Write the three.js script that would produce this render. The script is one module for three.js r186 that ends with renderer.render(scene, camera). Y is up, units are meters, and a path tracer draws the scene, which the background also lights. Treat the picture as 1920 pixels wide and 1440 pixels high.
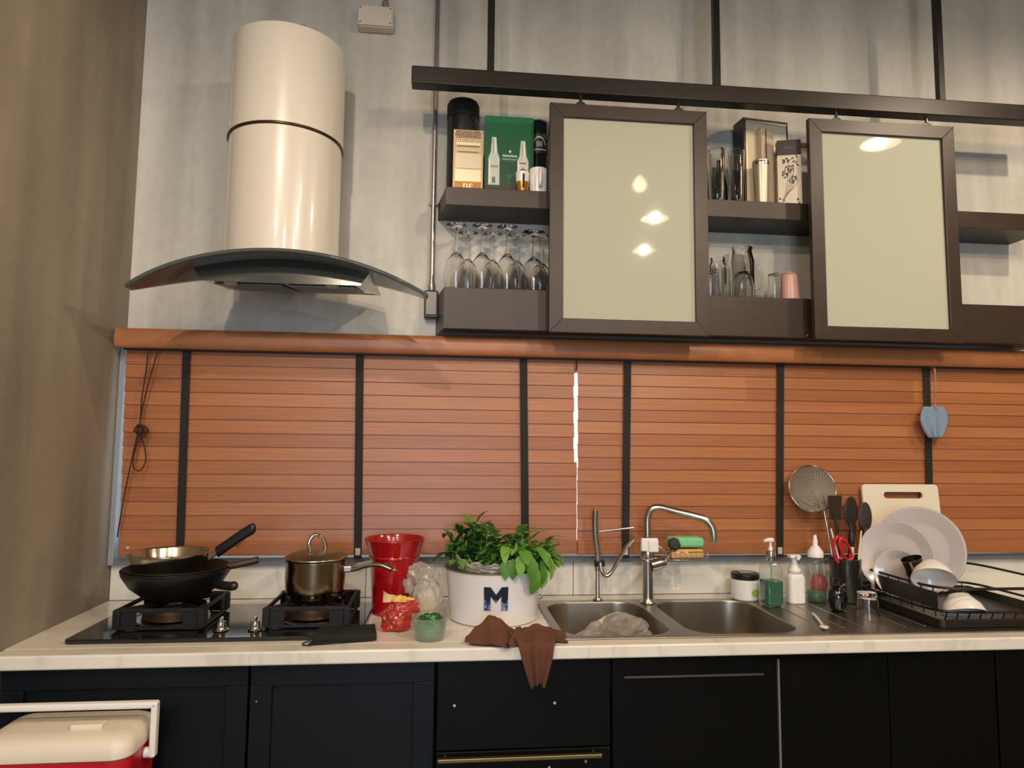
import * as THREE from 'three';
import { RoundedBoxGeometry } from 'three/addons/geometries/RoundedBoxGeometry.js';
import { mergeGeometries, mergeVertices } from 'three/addons/utils/BufferGeometryUtils.js';
import { ImprovedNoise } from 'three/addons/math/ImprovedNoise.js';
import { RectAreaLightUniformsLib } from 'three/addons/lights/RectAreaLightUniformsLib.js';

// ------------------------------------------------------------------ camera, sky, light, exposure
const scene = new THREE.Scene();
const camera = new THREE.PerspectiveCamera(58.39, 4 / 3, 0.05, 60);
camera.position.set(-0.1733, 1.4131, 2.5119);
camera.rotation.set(THREE.MathUtils.degToRad(5.1307), THREE.MathUtils.degToRad(-5.7444), THREE.MathUtils.degToRad(0.5816), 'YXZ');
scene.add(camera);
const renderer = new THREE.WebGLRenderer({ antialias: true });
renderer.toneMapping = THREE.LinearToneMapping;
renderer.toneMappingExposure = 0.76;
renderer.shadowMap.enabled = true;
RectAreaLightUniformsLib.init();
scene.background = new THREE.Color(0xeaf3ff);
scene.backgroundIntensity = 3.0;

const ROOM = { x0: -1.28, x1: 3.4, z1: 6.4, h: 3.9 };
// bluish daylight fill from an unseen window added behind the camera
const DAY = { x: -0.35, y: 1.5, z: ROOM.z1 - 0.03, w: 1.7, h: 1.9, col: 0xcfe4ff, power: 9.0 };
{
  const l = new THREE.RectAreaLight(DAY.col, DAY.power, DAY.w, DAY.h);
  l.position.set(DAY.x, DAY.y, DAY.z - 0.06); l.lookAt(DAY.x, DAY.y, 0); l.name = 'added_daylight_fill'; scene.add(l);
}
const LAMP_COL = 0xffe6cb;
// [x, y, z, candela, shade?]
const LAMPS = [
  [1.03, 3.05, 2.04, 0.9, false], [1.32, 3.05, 2.65, 7, true], [1.48, 3.05, 3.45, 7, true],
  [2.14, 3.05, 1.30, 5, true], [-0.62, 3.08, 2.25, 7, true], [-0.75, 3.05, 3.6, 7, true], [0.35, 3.05, 3.9, 6, true],
];

// ------------------------------------------------------------------ helpers
const V2 = (x, y) => new THREE.Vector2(x, y), V3 = (x, y, z) => new THREE.Vector3(x, y, z);
let seed = 7;
const rnd = () => { seed = (seed * 1664525 + 1013904223) >>> 0; return seed / 4294967296; };
const rr = (a, b) => a + (b - a) * rnd();
const noise = new ImprovedNoise();
const fbm = (x, y, z, o = 4) => { let s = 0, a = 0.5, f = 1; for (let i = 0; i < o; i++) { s += a * noise.noise(x * f, y * f, z * f); a *= 0.5; f *= 2.03; } return s; };
const used = new Map();
const numbered = (n) => { const k = used.get(n) || 0; used.set(n, k + 1); return k ? n + '_' + String(k).padStart(3, '0') : n; };
function thing(name, label, category, [x, y, z] = [0, 0, 0], o = {}) {
  const g = new THREE.Group(); g.name = numbered(name); g.position.set(x, y, z); g.rotation.y = o.turn || 0;
  g.userData = { label, category }; if (o.group) g.userData.group = o.group; scene.add(g); return g;
}
function part(parent, name, geo, mat, label) {
  const m = new THREE.Mesh(Array.isArray(geo) ? merge(geo) : geo, mat); m.name = name; m.castShadow = m.receiveShadow = true;
  if (label) m.userData.label = label; parent.add(m); return m;
}
function single(name, label, category, pos, geo, mat, o = {}) {
  const m = new THREE.Mesh(Array.isArray(geo) ? merge(geo) : geo, mat); m.name = numbered(name); m.position.set(...pos); m.rotation.y = o.turn || 0;
  m.castShadow = m.receiveShadow = true; m.userData = { label, category }; if (o.group) m.userData.group = o.group; scene.add(m); return m;
}
function struct(name, geo, mat, label, category = 'structure') {
  const m = new THREE.Mesh(Array.isArray(geo) ? merge(geo) : geo, mat); m.name = name; m.castShadow = m.receiveShadow = true;
  m.userData = { kind: 'structure', label, category }; scene.add(m); return m;
}
function merge(list) {
  const gs = list.map((g) => { const q = g.index ? g.toNonIndexed() : g.clone(); for (const k of Object.keys(q.attributes)) if (!['position', 'normal', 'uv'].includes(k)) q.deleteAttribute(k); return q; });
  return mergeGeometries(gs);
}
const rb = (w, h, d, r = 0.003, x = 0, y = 0, z = 0) => new RoundedBoxGeometry(w, h, d, 2, Math.min(r, w / 2.01, h / 2.01, d / 2.01)).translate(x, y, z);
const bx = (w, h, d, x = 0, y = 0, z = 0) => new THREE.BoxGeometry(w, h, d).translate(x, y, z);
const span = (x0, x1, y0, y1, z0, z1, r = 0.002) => rb(x1 - x0, y1 - y0, z1 - z0, r, (x0 + x1) / 2, (y0 + y1) / 2, (z0 + z1) / 2);
const lathe = (pts, seg = 40) => new THREE.LatheGeometry(pts.map(([r, y]) => V2(Math.max(r, 0.00001), y)), seg);
const cyl = (r0, r1, h, x = 0, y = 0, z = 0, seg = 28) => new THREE.CylinderGeometry(r1, r0, h, seg).translate(x, y + h / 2, z);
const tube = (pts, r, seg = 40, rad = 10, closed = false) => new THREE.TubeGeometry(new THREE.CatmullRomCurve3(pts.map((p) => V3(...p)), closed, 'centripetal'), seg, r, rad, closed);
// straight rod with closed ends
function rod(a, b, r, seg = 12) {
  const A = V3(...a), B = V3(...b), d = B.clone().sub(A), g = new THREE.CylinderGeometry(r, r, d.length(), seg);
  g.applyQuaternion(new THREE.Quaternion().setFromUnitVectors(V3(0, 1, 0), d.clone().normalize())); g.translate((A.x + B.x) / 2, (A.y + B.y) / 2, (A.z + B.z) / 2); return g;
}
const ball = (r, x = 0, y = 0, z = 0, s = 20) => new THREE.SphereGeometry(r, s, Math.round(s * 0.7)).translate(x, y, z);
function rrect(w, d, r, cx = 0, cy = 0, C = THREE.Shape) {
  const s = new C(), x = cx - w / 2, y = cy - d / 2; r = Math.min(r, w / 2.001, d / 2.001);
  s.moveTo(x + r, y); s.lineTo(x + w - r, y); s.absarc(x + w - r, y + r, r, -Math.PI / 2, 0); s.lineTo(x + w, y + d - r); s.absarc(x + w - r, y + d - r, r, 0, Math.PI / 2);
  s.lineTo(x + r, y + d); s.absarc(x + r, y + d - r, r, Math.PI / 2, Math.PI); s.lineTo(x, y + r); s.absarc(x + r, y + r, r, Math.PI, 1.5 * Math.PI); return s;
}
const ext = (s, depth, bevel = 0, cs = 12) => new THREE.ExtrudeGeometry(s, { depth, bevelEnabled: bevel > 0, bevelSize: bevel, bevelThickness: bevel, bevelSegments: 2, bevelOffset: -bevel, curveSegments: cs });
const flat = (s, h, bevel = 0, cs = 12) => ext(s, h - 2 * bevel, bevel, cs).rotateX(-Math.PI / 2).translate(0, bevel, 0); // shape y = -z; stands on y = 0
// rounded-rectangle ring, used for sink bowls and tubs
function ring(w, d, r, y, n = 8) {
  const out = []; const cs = [[w / 2 - r, d / 2 - r, 0], [-w / 2 + r, d / 2 - r, 1], [-w / 2 + r, -d / 2 + r, 2], [w / 2 - r, -d / 2 + r, 3]];
  for (const [cx, cz, q] of cs) for (let i = 0; i <= n; i++) { const a = (q + i / n) * Math.PI / 2; out.push([cx + r * Math.cos(a), y, cz + r * Math.sin(a)]); }
  return out;
}
function loft(rings, capEnd = true, capStart = false) {
  const n = rings[0].length, pos = [], uv = [], idx = [];
  rings.forEach((R, k) => R.forEach((p, i) => { pos.push(...p); uv.push(i / n, k / (rings.length - 1)); }));
  for (let k = 0; k < rings.length - 1; k++) for (let i = 0; i < n; i++) { const a = k * n + i, b = k * n + (i + 1) % n, c = a + n, d = b + n; idx.push(a, c, b, b, c, d); }
  const cap = (k, flip) => { const R = rings[k], c = pos.length / 3; let x = 0, y = 0, z = 0; R.forEach((p) => { x += p[0]; y += p[1]; z += p[2]; }); pos.push(x / n, y / n, z / n); uv.push(0.5, 0.5); for (let i = 0; i < n; i++) { const a = k * n + i, b = k * n + (i + 1) % n; flip ? idx.push(a, b, c) : idx.push(a, c, b); } };
  if (capEnd) cap(rings.length - 1, false); if (capStart) cap(0, true);
  const g = new THREE.BufferGeometry(); g.setAttribute('position', new THREE.Float32BufferAttribute(pos, 3)); g.setAttribute('uv', new THREE.Float32BufferAttribute(uv, 2)); g.setIndex(idx); g.computeVertexNormals(); return g;
}
// sheet from a function (u, v) -> [x, y, z], with thickness t along the normals
function sheet(fn, nu, nv, t = 0) {
  const P = [], uv = [], idx = [];
  for (let j = 0; j <= nv; j++) for (let i = 0; i <= nu; i++) { P.push(...fn(i / nu, j / nv)); uv.push(i / nu, j / nv); }
  for (let j = 0; j < nv; j++) for (let i = 0; i < nu; i++) { const a = j * (nu + 1) + i, b = a + 1, c = a + nu + 1, d = c + 1; idx.push(a, b, c, b, d, c); }
  let g = new THREE.BufferGeometry(); g.setAttribute('position', new THREE.Float32BufferAttribute(P, 3)); g.setAttribute('uv', new THREE.Float32BufferAttribute(uv, 2)); g.setIndex(idx); g.computeVertexNormals();
  if (!t) return g;
  const N = g.attributes.normal, n = (nu + 1) * (nv + 1), P2 = P.slice(), uv2 = uv.concat(uv), id2 = idx.slice();
  for (let i = 0; i < n; i++) P2.push(P[3 * i] - t * N.getX(i), P[3 * i + 1] - t * N.getY(i), P[3 * i + 2] - t * N.getZ(i));
  for (let k = 0; k < idx.length; k += 3) id2.push(idx[k] + n, idx[k + 2] + n, idx[k + 1] + n);
  const rim = []; for (let i = 0; i < nu; i++) rim.push([i, i + 1]); for (let j = 0; j < nv; j++) rim.push([j * (nu + 1) + nu, (j + 1) * (nu + 1) + nu]);
  for (let i = nu; i > 0; i--) rim.push([nv * (nu + 1) + i, nv * (nu + 1) + i - 1]); for (let j = nv; j > 0; j--) rim.push([j * (nu + 1), (j - 1) * (nu + 1)]);
  for (const [a, b] of rim) id2.push(a, a + n, b, b, a + n, b + n);
  g = new THREE.BufferGeometry(); g.setAttribute('position', new THREE.Float32BufferAttribute(P2, 3)); g.setAttribute('uv', new THREE.Float32BufferAttribute(uv2, 2)); g.setIndex(id2); g.computeVertexNormals(); return g;
}
const facet = (g) => { const q = g.toNonIndexed(); q.computeVertexNormals(); return q; };
function displace(g, fn) {
  let q = g.clone(); q.deleteAttribute('normal'); q.deleteAttribute('uv'); q = mergeVertices(q, 1e-5); const p = q.attributes.position, v = V3();
  for (let i = 0; i < p.count; i++) { v.fromBufferAttribute(p, i); const w = fn(v.clone()); p.setXYZ(i, w.x, w.y, w.z); }
  q.setAttribute('uv', new THREE.Float32BufferAttribute(new Float32Array(p.count * 2), 2)); q.computeVertexNormals(); return q;
}
// texture coordinates in metres, from the axis each face points along
function boxUV(g, s = 1) {
  const q = g.index ? g.toNonIndexed() : g, p = q.attributes.position, n = q.attributes.normal, uv = new Float32Array(p.count * 2);
  for (let i = 0; i < p.count; i++) { const ax = Math.abs(n.getX(i)), ay = Math.abs(n.getY(i)), az = Math.abs(n.getZ(i)), x = p.getX(i), y = p.getY(i), z = p.getZ(i);
    const [u, v] = az >= ax && az >= ay ? [x, y] : ax >= ay ? [z, y] : [x, z]; uv[2 * i] = u * s; uv[2 * i + 1] = v * s; }
  q.setAttribute('uv', new THREE.BufferAttribute(uv, 2)); return q;
}
// ------------------------------------------------------------------ textures
function tex(w, h, fn, srgb = true) {
  const d = new Uint8Array(w * h * 4);
  for (let y = 0; y < h; y++) for (let x = 0; x < w; x++) { const c = fn(x / w, y / h), i = 4 * (y * w + x); d[i] = Math.max(0, Math.min(255, c[0])); d[i + 1] = Math.max(0, Math.min(255, c[1])); d[i + 2] = Math.max(0, Math.min(255, c[2])); d[i + 3] = 255; }
  const t = new THREE.DataTexture(d, w, h); t.wrapS = t.wrapT = THREE.RepeatWrapping; t.magFilter = THREE.LinearFilter; t.minFilter = THREE.LinearMipmapLinearFilter; t.generateMipmaps = true;
  if (srgb) t.colorSpace = THREE.SRGBColorSpace; t.needsUpdate = true; return t;
}
function canvasTex(w, h, draw) {
  const c = document.createElement('canvas'); c.width = w; c.height = h; draw(c.getContext('2d'), w, h);
  const t = new THREE.CanvasTexture(c); t.colorSpace = THREE.SRGBColorSpace; t.magFilter = THREE.LinearFilter; return t;
}
const S = (o) => new THREE.MeshStandardMaterial(o), PH = (o) => new THREE.MeshPhysicalMaterial(o);
// polished plaster: cloudy trowel patches and vertical streaks; one tile covers 4 m
const plasterTex = tex(1024, 1024, (u, v) => {
  const x = u * 4, y = v * 4; const wob = fbm(x * 1.1, y * 0.5, 3) * 0.5;
  const patch = fbm(x * 1.6 + wob, y * 0.9, 1, 4), streak = fbm(x * 7.5 + wob, y * 0.55, 9, 3), fine = fbm(x * 38, y * 22, 5, 3), blotch = fbm(x * 3.6, y * 2.6 + wob, 21, 3);
  const k = 1 + 0.22 * patch + 0.22 * streak + 0.05 * fine + 0.08 * (blotch > 0.12 ? blotch : 0); const warm = 5 * fbm(x * 0.9, y * 0.7, 33, 2);
  return [190 * k + warm, 189 * k, 179 * k - warm];
});
const plasterBump = tex(512, 512, (u, v) => { const k = 128 + 90 * fbm(u * 30, v * 22, 4, 4); return [k, k, k]; }, false);
plasterTex.repeat.set(0.25, 0.25); plasterBump.repeat.set(0.5, 0.5);
const woodTex = (base, z) => tex(1024, 64, (u, v) => {
  const g = fbm(u * 5, v * 9 + fbm(u * 2.5, v * 2, z) * 0.9, z, 4), f = fbm(u * 18, v * 60, z + 4, 3); const k = 1 + 0.2 * g + 0.13 * f;
  return [base[0] * k, base[1] * (k - 0.02), base[2] * (k - 0.03)];
});
const marbleTex = tex(1024, 512, (u, v) => {
  const x = u * 6, y = v * 3; const w = fbm(x * 1.5, y * 1.8, 2, 4); const vein = Math.pow(Math.max(0, 1 - Math.abs(fbm(x * 1.2 + w * 1.6, y * 1.7 - w, 7, 4)) * 9), 3), cl = fbm(x, y, 12, 3);
  const k = 1 + 0.05 * cl - 0.07 * vein; return [232 * k, 228 * k, 214 * k];
});
const brushed = tex(512, 512, (u, v) => { const k = 150 + 60 * fbm(u * 4, v * 160, 3, 3); return [k, k, k]; }, false);
const floorTex = tex(512, 512, (u, v) => { const k = 1 + 0.2 * fbm(u * 9, v * 9, 8, 4); return [120 * k, 112 * k, 102 * k]; });

// ------------------------------------------------------------------ materials
const M = {
  wall: S({ color: 0xffffff, map: plasterTex, bumpMap: plasterBump, bumpScale: 0.0015, roughness: 0.62 }),
  sideWall: S({ color: 0xc2b6a8, map: plasterTex, bumpMap: plasterBump, bumpScale: 0.0012, roughness: 0.8 }),
  ceil: S({ color: 0x55524e, roughness: 0.9 }), floor: S({ map: floorTex, roughness: 0.5 }),
  cream: PH({ color: 0xdfd8c9, roughness: 0.3, clearcoat: 1, clearcoatRoughness: 0.06 }),
  smoke: PH({ color: 0x6a716f, roughness: 0.06, transmission: 0.45, thickness: 0, ior: 1.5, clearcoat: 0.6, clearcoatRoughness: 0.03 }),
  hoodDark: PH({ color: 0x5d605f, roughness: 0.2, metalness: 0.8, clearcoat: 0.6, clearcoatRoughness: 0.05 }),
  filter: S({ color: 0x6a6c6a, roughness: 0.4, metalness: 0.8 }),
  steel: S({ color: 0xb9b5ac, roughness: 0.24, metalness: 1 }), chrome: S({ color: 0xd8d5d0, roughness: 0.1, metalness: 1 }),
  sinkSteel: S({ color: 0xa9a396, roughness: 0.33, metalness: 1, roughnessMap: null, bumpMap: brushed, bumpScale: 0.0001 }),
  pipe: S({ color: 0xa9a5a0, roughness: 0.35, metalness: 0.85 }), box: S({ color: 0xd6cdbd, roughness: 0.55 }), greyBox: S({ color: 0x8e8a84, roughness: 0.5, metalness: 0.3 }),
  darkWood: S({ color: 0x33291f, roughness: 0.42, map: woodTex([236, 226, 218], 61) }), darkEdge: S({ color: 0x2c2a28, roughness: 0.5 }), rail: S({ color: 0x201c17, roughness: 0.4, metalness: 0.3 }),
  frost: PH({ color: 0xb3b6a2, roughness: 0.9, specularIntensity: 0.2, clearcoat: 1, clearcoatRoughness: 0.03, ior: 1.5 }),
  black: S({ color: 0x14120f, roughness: 0.75 }), blackGloss: PH({ color: 0x0d0e10, roughness: 0.12, clearcoat: 0.6 }), blackPlastic: S({ color: 0x17171a, roughness: 0.4 }), iron: S({ color: 0x191816, roughness: 0.55, metalness: 0.4 }),
  cabinet: PH({ color: 0x0e151a, roughness: 0.38, specularIntensity: 0.4 }), cabinetBlack: PH({ color: 0x060706, roughness: 0.36, specularIntensity: 0.35 }),
  marble: PH({ map: marbleTex, roughness: 0.28, clearcoat: 0.3, clearcoatRoughness: 0.2 }), splash: PH({ map: marbleTex, color: 0xf6f8fa, roughness: 0.25 }), grout: S({ color: 0x9a968c, roughness: 0.9 }),
  alu: S({ color: 0x9aa3a8, roughness: 0.5, metalness: 0.3 }), sill: S({ color: 0x6f7172, roughness: 0.6 }),
  pane: PH({ color: 0xffffff, transmission: 1, thickness: 0, roughness: 0.02 }),
  glass: PH({ color: 0xffffff, transmission: 1, thickness: 0.01, roughness: 0.0, ior: 1.45 }),
  clearPlastic: PH({ color: 0xf2f6f4, transmission: 0.97, thickness: 0, roughness: 0.12, ior: 1.45 }),
  bag: PH({ color: 0xe8e2da, transmission: 0.6, thickness: 0, roughness: 0.3, ior: 1.4, side: THREE.DoubleSide }), film: PH({ color: 0xf3f0ea, transmission: 0.8, thickness: 0, roughness: 0.16, ior: 1.45, side: THREE.DoubleSide }),
  white: S({ color: 0xeeece6, roughness: 0.4 }), whiteGloss: PH({ color: 0xefece4, roughness: 0.2, clearcoat: 0.5 }), enamel: PH({ color: 0xe6e4e6, roughness: 0.25, clearcoat: 0.6, clearcoatRoughness: 0.1 }),
  red: PH({ color: 0xa00b16, roughness: 0.2, clearcoat: 0.8, clearcoatRoughness: 0.05 }), redPlastic: S({ color: 0xc01b28, roughness: 0.35 }),
  bronze: S({ color: 0x8d7f63, roughness: 0.2, metalness: 1 }), lidSteel: S({ color: 0x8a8064, roughness: 0.3, metalness: 0.9 }),
  cloth: S({ color: 0x5c3826, roughness: 0.95 }), sponge: S({ color: 0x7fc795, roughness: 0.95 }), spongeY: S({ color: 0xd9a957, roughness: 0.95 }), scour: S({ color: 0x3a3a38, roughness: 0.9 }),
  greenLiquid: PH({ color: 0x076543, transmission: 0.2, thickness: 0, roughness: 0.1 }), pink: PH({ color: 0xcb9a8f, roughness: 0.35 }),
  brass: S({ color: 0xb8863b, roughness: 0.35, metalness: 0.8 }), paper: S({ color: 0xe9dcc0, roughness: 0.6 }), plate: PH({ color: 0xd3cdcb, roughness: 0.18, clearcoat: 0.5 }),
  bulb: S({ color: 0x000000, emissive: 0xffe2b0, emissiveIntensity: 13 }), shadeIn: S({ color: 0xf4efe4, roughness: 0.6 }), tapeEnd: S({ color: 0xb9bbb8, roughness: 0.5 }),
};

// ================================================================== THE ROOM
const B0 = 0.18; // wall thickness
{
  const s = new THREE.Shape(); s.moveTo(ROOM.x0 - B0, 0); s.lineTo(ROOM.x1 + B0, 0); s.lineTo(ROOM.x1 + B0, ROOM.h); s.lineTo(ROOM.x0 - B0, ROOM.h); s.lineTo(ROOM.x0 - B0, 0);
  s.holes.push(rrect(3.38, 0.72, 0.001, 0.44, 1.38, THREE.Path)); // kitchen window opening
  struct('wall_back', boxUV(ext(s, B0).translate(0, 0, -B0)), M.wall, 'polished grey plaster wall behind the hood and cabinets', 'wall');
  struct('wall_left', boxUV(bx(B0, ROOM.h, ROOM.z1, ROOM.x0 - B0 / 2, ROOM.h / 2, ROOM.z1 / 2)), M.sideWall, 'brownish plaster side wall at the left edge', 'wall');
  struct('wall_right', boxUV(bx(B0, ROOM.h, ROOM.z1, ROOM.x1 + B0 / 2, ROOM.h / 2, ROOM.z1 / 2)), M.sideWall, 'plaster side wall closing the room on the right', 'wall');
  const f = new THREE.Shape(); f.moveTo(ROOM.x0 - B0, 0); f.lineTo(ROOM.x1 + B0, 0); f.lineTo(ROOM.x1 + B0, ROOM.h); f.lineTo(ROOM.x0 - B0, ROOM.h); f.lineTo(ROOM.x0 - B0, 0);
  f.holes.push(rrect(DAY.w, DAY.h, 0.001, DAY.x, DAY.y, THREE.Path));
  struct('wall_front', boxUV(ext(f, B0).translate(0, 0, ROOM.z1)), M.sideWall, 'plaster wall with the added daylight window behind the viewer', 'wall');
  struct('floor', boxUV(bx(ROOM.x1 - ROOM.x0 + 2 * B0, 0.1, ROOM.z1 + 2 * B0, (ROOM.x0 + ROOM.x1) / 2, -0.05, ROOM.z1 / 2)), M.floor, 'grey polished concrete floor of the kitchen', 'floor');
  struct('ceiling', bx(ROOM.x1 - ROOM.x0 + 2 * B0, 0.1, ROOM.z1 + 2 * B0, (ROOM.x0 + ROOM.x1) / 2, ROOM.h + 0.05, ROOM.z1 / 2), M.ceil, 'dark grey loft ceiling above the pendant lamps', 'ceiling');
  // kitchen window behind the blinds
  const w = struct('window_1', [bx(3.38, 0.035, 0.05, 0.44, 1.037, -0.1), bx(3.38, 0.035, 0.05, 0.44, 1.722, -0.1), bx(0.035, 0.65, 0.05, -1.23, 1.38, -0.1), bx(0.035, 0.65, 0.05, 0.18, 1.38, -0.1), bx(0.035, 0.65, 0.05, 2.11, 1.38, -0.1)], M.alu, 'grey metal framed window hidden behind the wooden blinds', 'window');
  part(w, 'pane', bx(1.375, 0.65, 0.006, -0.525, 1.38, -0.1), M.pane); part(w, 'pane', bx(1.895, 0.65, 0.006, 1.145, 1.38, -0.1), M.pane);
  // unseen window added behind the camera: glowing frosted panes supply the bluish fill
  const w2 = struct('window_2', [bx(DAY.w, 0.05, 0.06, DAY.x, DAY.y - DAY.h / 2 + 0.025, ROOM.z1 + 0.05), bx(DAY.w, 0.05, 0.06, DAY.x, DAY.y + DAY.h / 2 - 0.025, ROOM.z1 + 0.05), bx(0.05, DAY.h, 0.06, DAY.x - DAY.w / 2 + 0.025, DAY.y, ROOM.z1 + 0.05), bx(0.05, DAY.h, 0.06, DAY.x + DAY.w / 2 - 0.025, DAY.y, ROOM.z1 + 0.05), bx(0.05, DAY.h, 0.06, DAY.x, DAY.y, ROOM.z1 + 0.05)], M.alu, 'added unseen window behind the viewer with glowing panes for daylight fill', 'window');
  const glow = S({ color: 0xe8f0f5, roughness: 0.6, emissive: DAY.col, emissiveIntensity: 1.6 });
  for (const k of [-1, 1]) part(w2, 'pane', bx(DAY.w / 2 - 0.05, DAY.h - 0.08, 0.01, DAY.x + k * DAY.w / 4, DAY.y, ROOM.z1 + 0.05), glow);
  struct('trim_1', span(-1.28, -1.262, 1.0, 1.735, 0.0, 0.045), M.alu, 'pale blue grey window jamb beside the left blind', 'trim');
  struct('trim_2', span(-1.28, 2.2, 0.999, 1.022, 0.0, 0.042), M.sill, 'dark grey ledge along the top of the marble splashback', 'trim');
}
// marble splashback of four slabs
{
  const w = struct('trim_3', bx(3.46, 0.117, 0.006, 0.46, 0.94, 0.004), M.grout, 'white marble splashback strip behind the counter', 'splashback');
  for (const [a, b] of [[-1.278, -0.43], [-0.428, 0.305], [0.307, 1.05], [1.052, 2.19]]) part(w, 'slab', boxUV(span(a, b, 0.881, 0.998, 0.007, 0.02, 0.0015), 0.35), M.splash);
}

// ================================================================== EXTRACTOR HOOD
{
  const X = -0.716, g = thing('range_hood', 'cream round chimney extractor hood with curved smoked glass canopy', 'range hood', [X, 1.86, 0]);
  const R = 0.182, zc = 0.2;
  const chim = (r, y0, y1) => lathe([[r - 0.004, y0], [r, y0 + 0.002], [r, y1 - 0.002], [r - 0.004, y1], [r - 0.012, y1], [r - 0.012, y0]], 72).translate(0, 0, zc);
  part(g, 'chimney_lower', chim(R, 0.112, 0.562), M.cream); part(g, 'chimney_upper', chim(R + 0.004, 0.556, 0.885), M.cream);
  part(g, 'seam_ring', lathe([[R + 0.001, 0.548], [R + 0.0055, 0.549], [R + 0.0055, 0.556], [R + 0.001, 0.557]], 72).translate(0, 0, zc), S({ color: 0x4a3826, roughness: 0.3, metalness: 0.7 }), 'thin dark joint ring');
  part(g, 'duct', lathe([[0.05, 0.7], [0.05, 0.893], [0.046, 0.896], [0.042, 0.893], [0.042, 0.7]], 32).translate(0.055, 0, zc + 0.11), M.blackPlastic, 'dark duct collar showing above the chimney top');
  part(g, 'wall_bracket', span(-0.1, 0.1, 0.12, 0.88, 0.001, 0.022), M.box);
  // canopy: bowed sheet of smoked glass
  const can = (u, v) => { const s = 2 * u - 1, k = Math.pow(Math.abs(s), 4), zb = 0.2 + 0.2 * s * s, zf = 0.5 - 0.06 * k; return [s * 0.44 + 0.052, 0.118 - 0.108 * s * s, zb + (zf - zb) * v]; };
  part(g, 'glass_canopy', sheet(can, 48, 14, -0.011), M.smoke);
  // housing under the glass: arched top, underside rising towards the wall
  const arch = (s) => 0.118 - 0.108 * s * s - 0.0005, X0 = 0.056, hw = 0.262, hs = new THREE.Shape(); hs.moveTo(X0 - hw + 0.03, 0.03); hs.lineTo(X0 + hw - 0.03, 0.03);
  for (let i = 0; i <= 24; i++) { const x = X0 + hw * (1 - i / 12); hs.lineTo(x, arch((x - 0.052) / 0.44)); } hs.closePath();
  const hg = ext(hs, 0.34).translate(0, 0, 0.085), hp = hg.attributes.position;
  for (let i = 0; i < hp.count; i++) { const y = hp.getY(i), z = hp.getZ(i), f = (0.425 - z) / 0.34; if (y < 0.035) hp.setY(i, y + 0.05 * f); if (z > 0.3) hp.setZ(i, z + 0.012 - 0.2 * (y - 0.024)); }
  hg.computeVertexNormals(); part(g, 'housing', hg, M.hoodDark);
  for (const s of [-1, 1]) part(g, 'grease_filter', rb(0.2, 0.005, 0.26, 0.001).rotateX(0.147).translate(X0 + s * 0.11, 0.053, 0.255), M.filter);
  for (const x of [-0.1, 0.2]) part(g, 'hood_lamp', cyl(0.02, 0.02, 0.006, x, 0.03, 0.4), M.tapeEnd);
}
// conduit, boxes
{
  const g = thing('conduit_pipe', 'slim grey metal conduit running down the wall beside the cabinet', 'conduit', [-0.222, 1.975, 0.016]);
  part(g, 'pipe', cyl(0.0085, 0.0085, ROOM.h - 1.975 - 0.002, 0, 0, 0), M.pipe); part(g, 'coupling', lathe([[0.009, 0], [0.014, 0], [0.014, 0.022], [0.011, 0.026], [0.011, 0.04], [0.009, 0.041]], 20), M.pipe);
  for (const y of [0.33, 0.78]) part(g, 'clip', rb(0.03, 0.014, 0.012, 0.003, 0, y, -0.003), M.greyBox);
  const b = thing('switch_box', 'small grey switch box at the foot of the conduit', 'electrical box', [-0.222, 1.872, 0]);
  part(b, 'body', rb(0.05, 0.1, 0.04, 0.004, 0, 0.05, 0.0205), M.blackPlastic); part(b, 'cover', rb(0.038, 0.084, 0.006, 0.002, 0, 0.052, 0.043), M.greyBox);
  const j = thing('junction_box', 'cream square junction box high on the wall above the hood', 'electrical box', [-0.45, 2.96, 0]);
  part(j, 'body', rb(0.135, 0.082, 0.045, 0.008, 0, 0.04, 0.023), M.box); part(j, 'cover', rb(0.128, 0.076, 0.008, 0.003, 0, 0.04, 0.048), M.box);
  for (const [x, y] of [[-0.055, 0.012], [0.055, 0.068], [-0.055, 0.068], [0.055, 0.012]]) part(j, 'screw', new THREE.CylinderGeometry(0.003, 0.003, 0.003, 10).rotateX(Math.PI / 2).translate(x, y, 0.0525), M.pipe);
  part(j, 'gland', cyl(0.013, 0.013, 0.03, 0.033, 0.08, 0.022), M.greyBox); part(j, 'stub_pipe', cyl(0.009, 0.009, ROOM.h - 2.96 - 0.112, 0.033, 0.11, 0.022), M.pipe);
}

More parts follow.
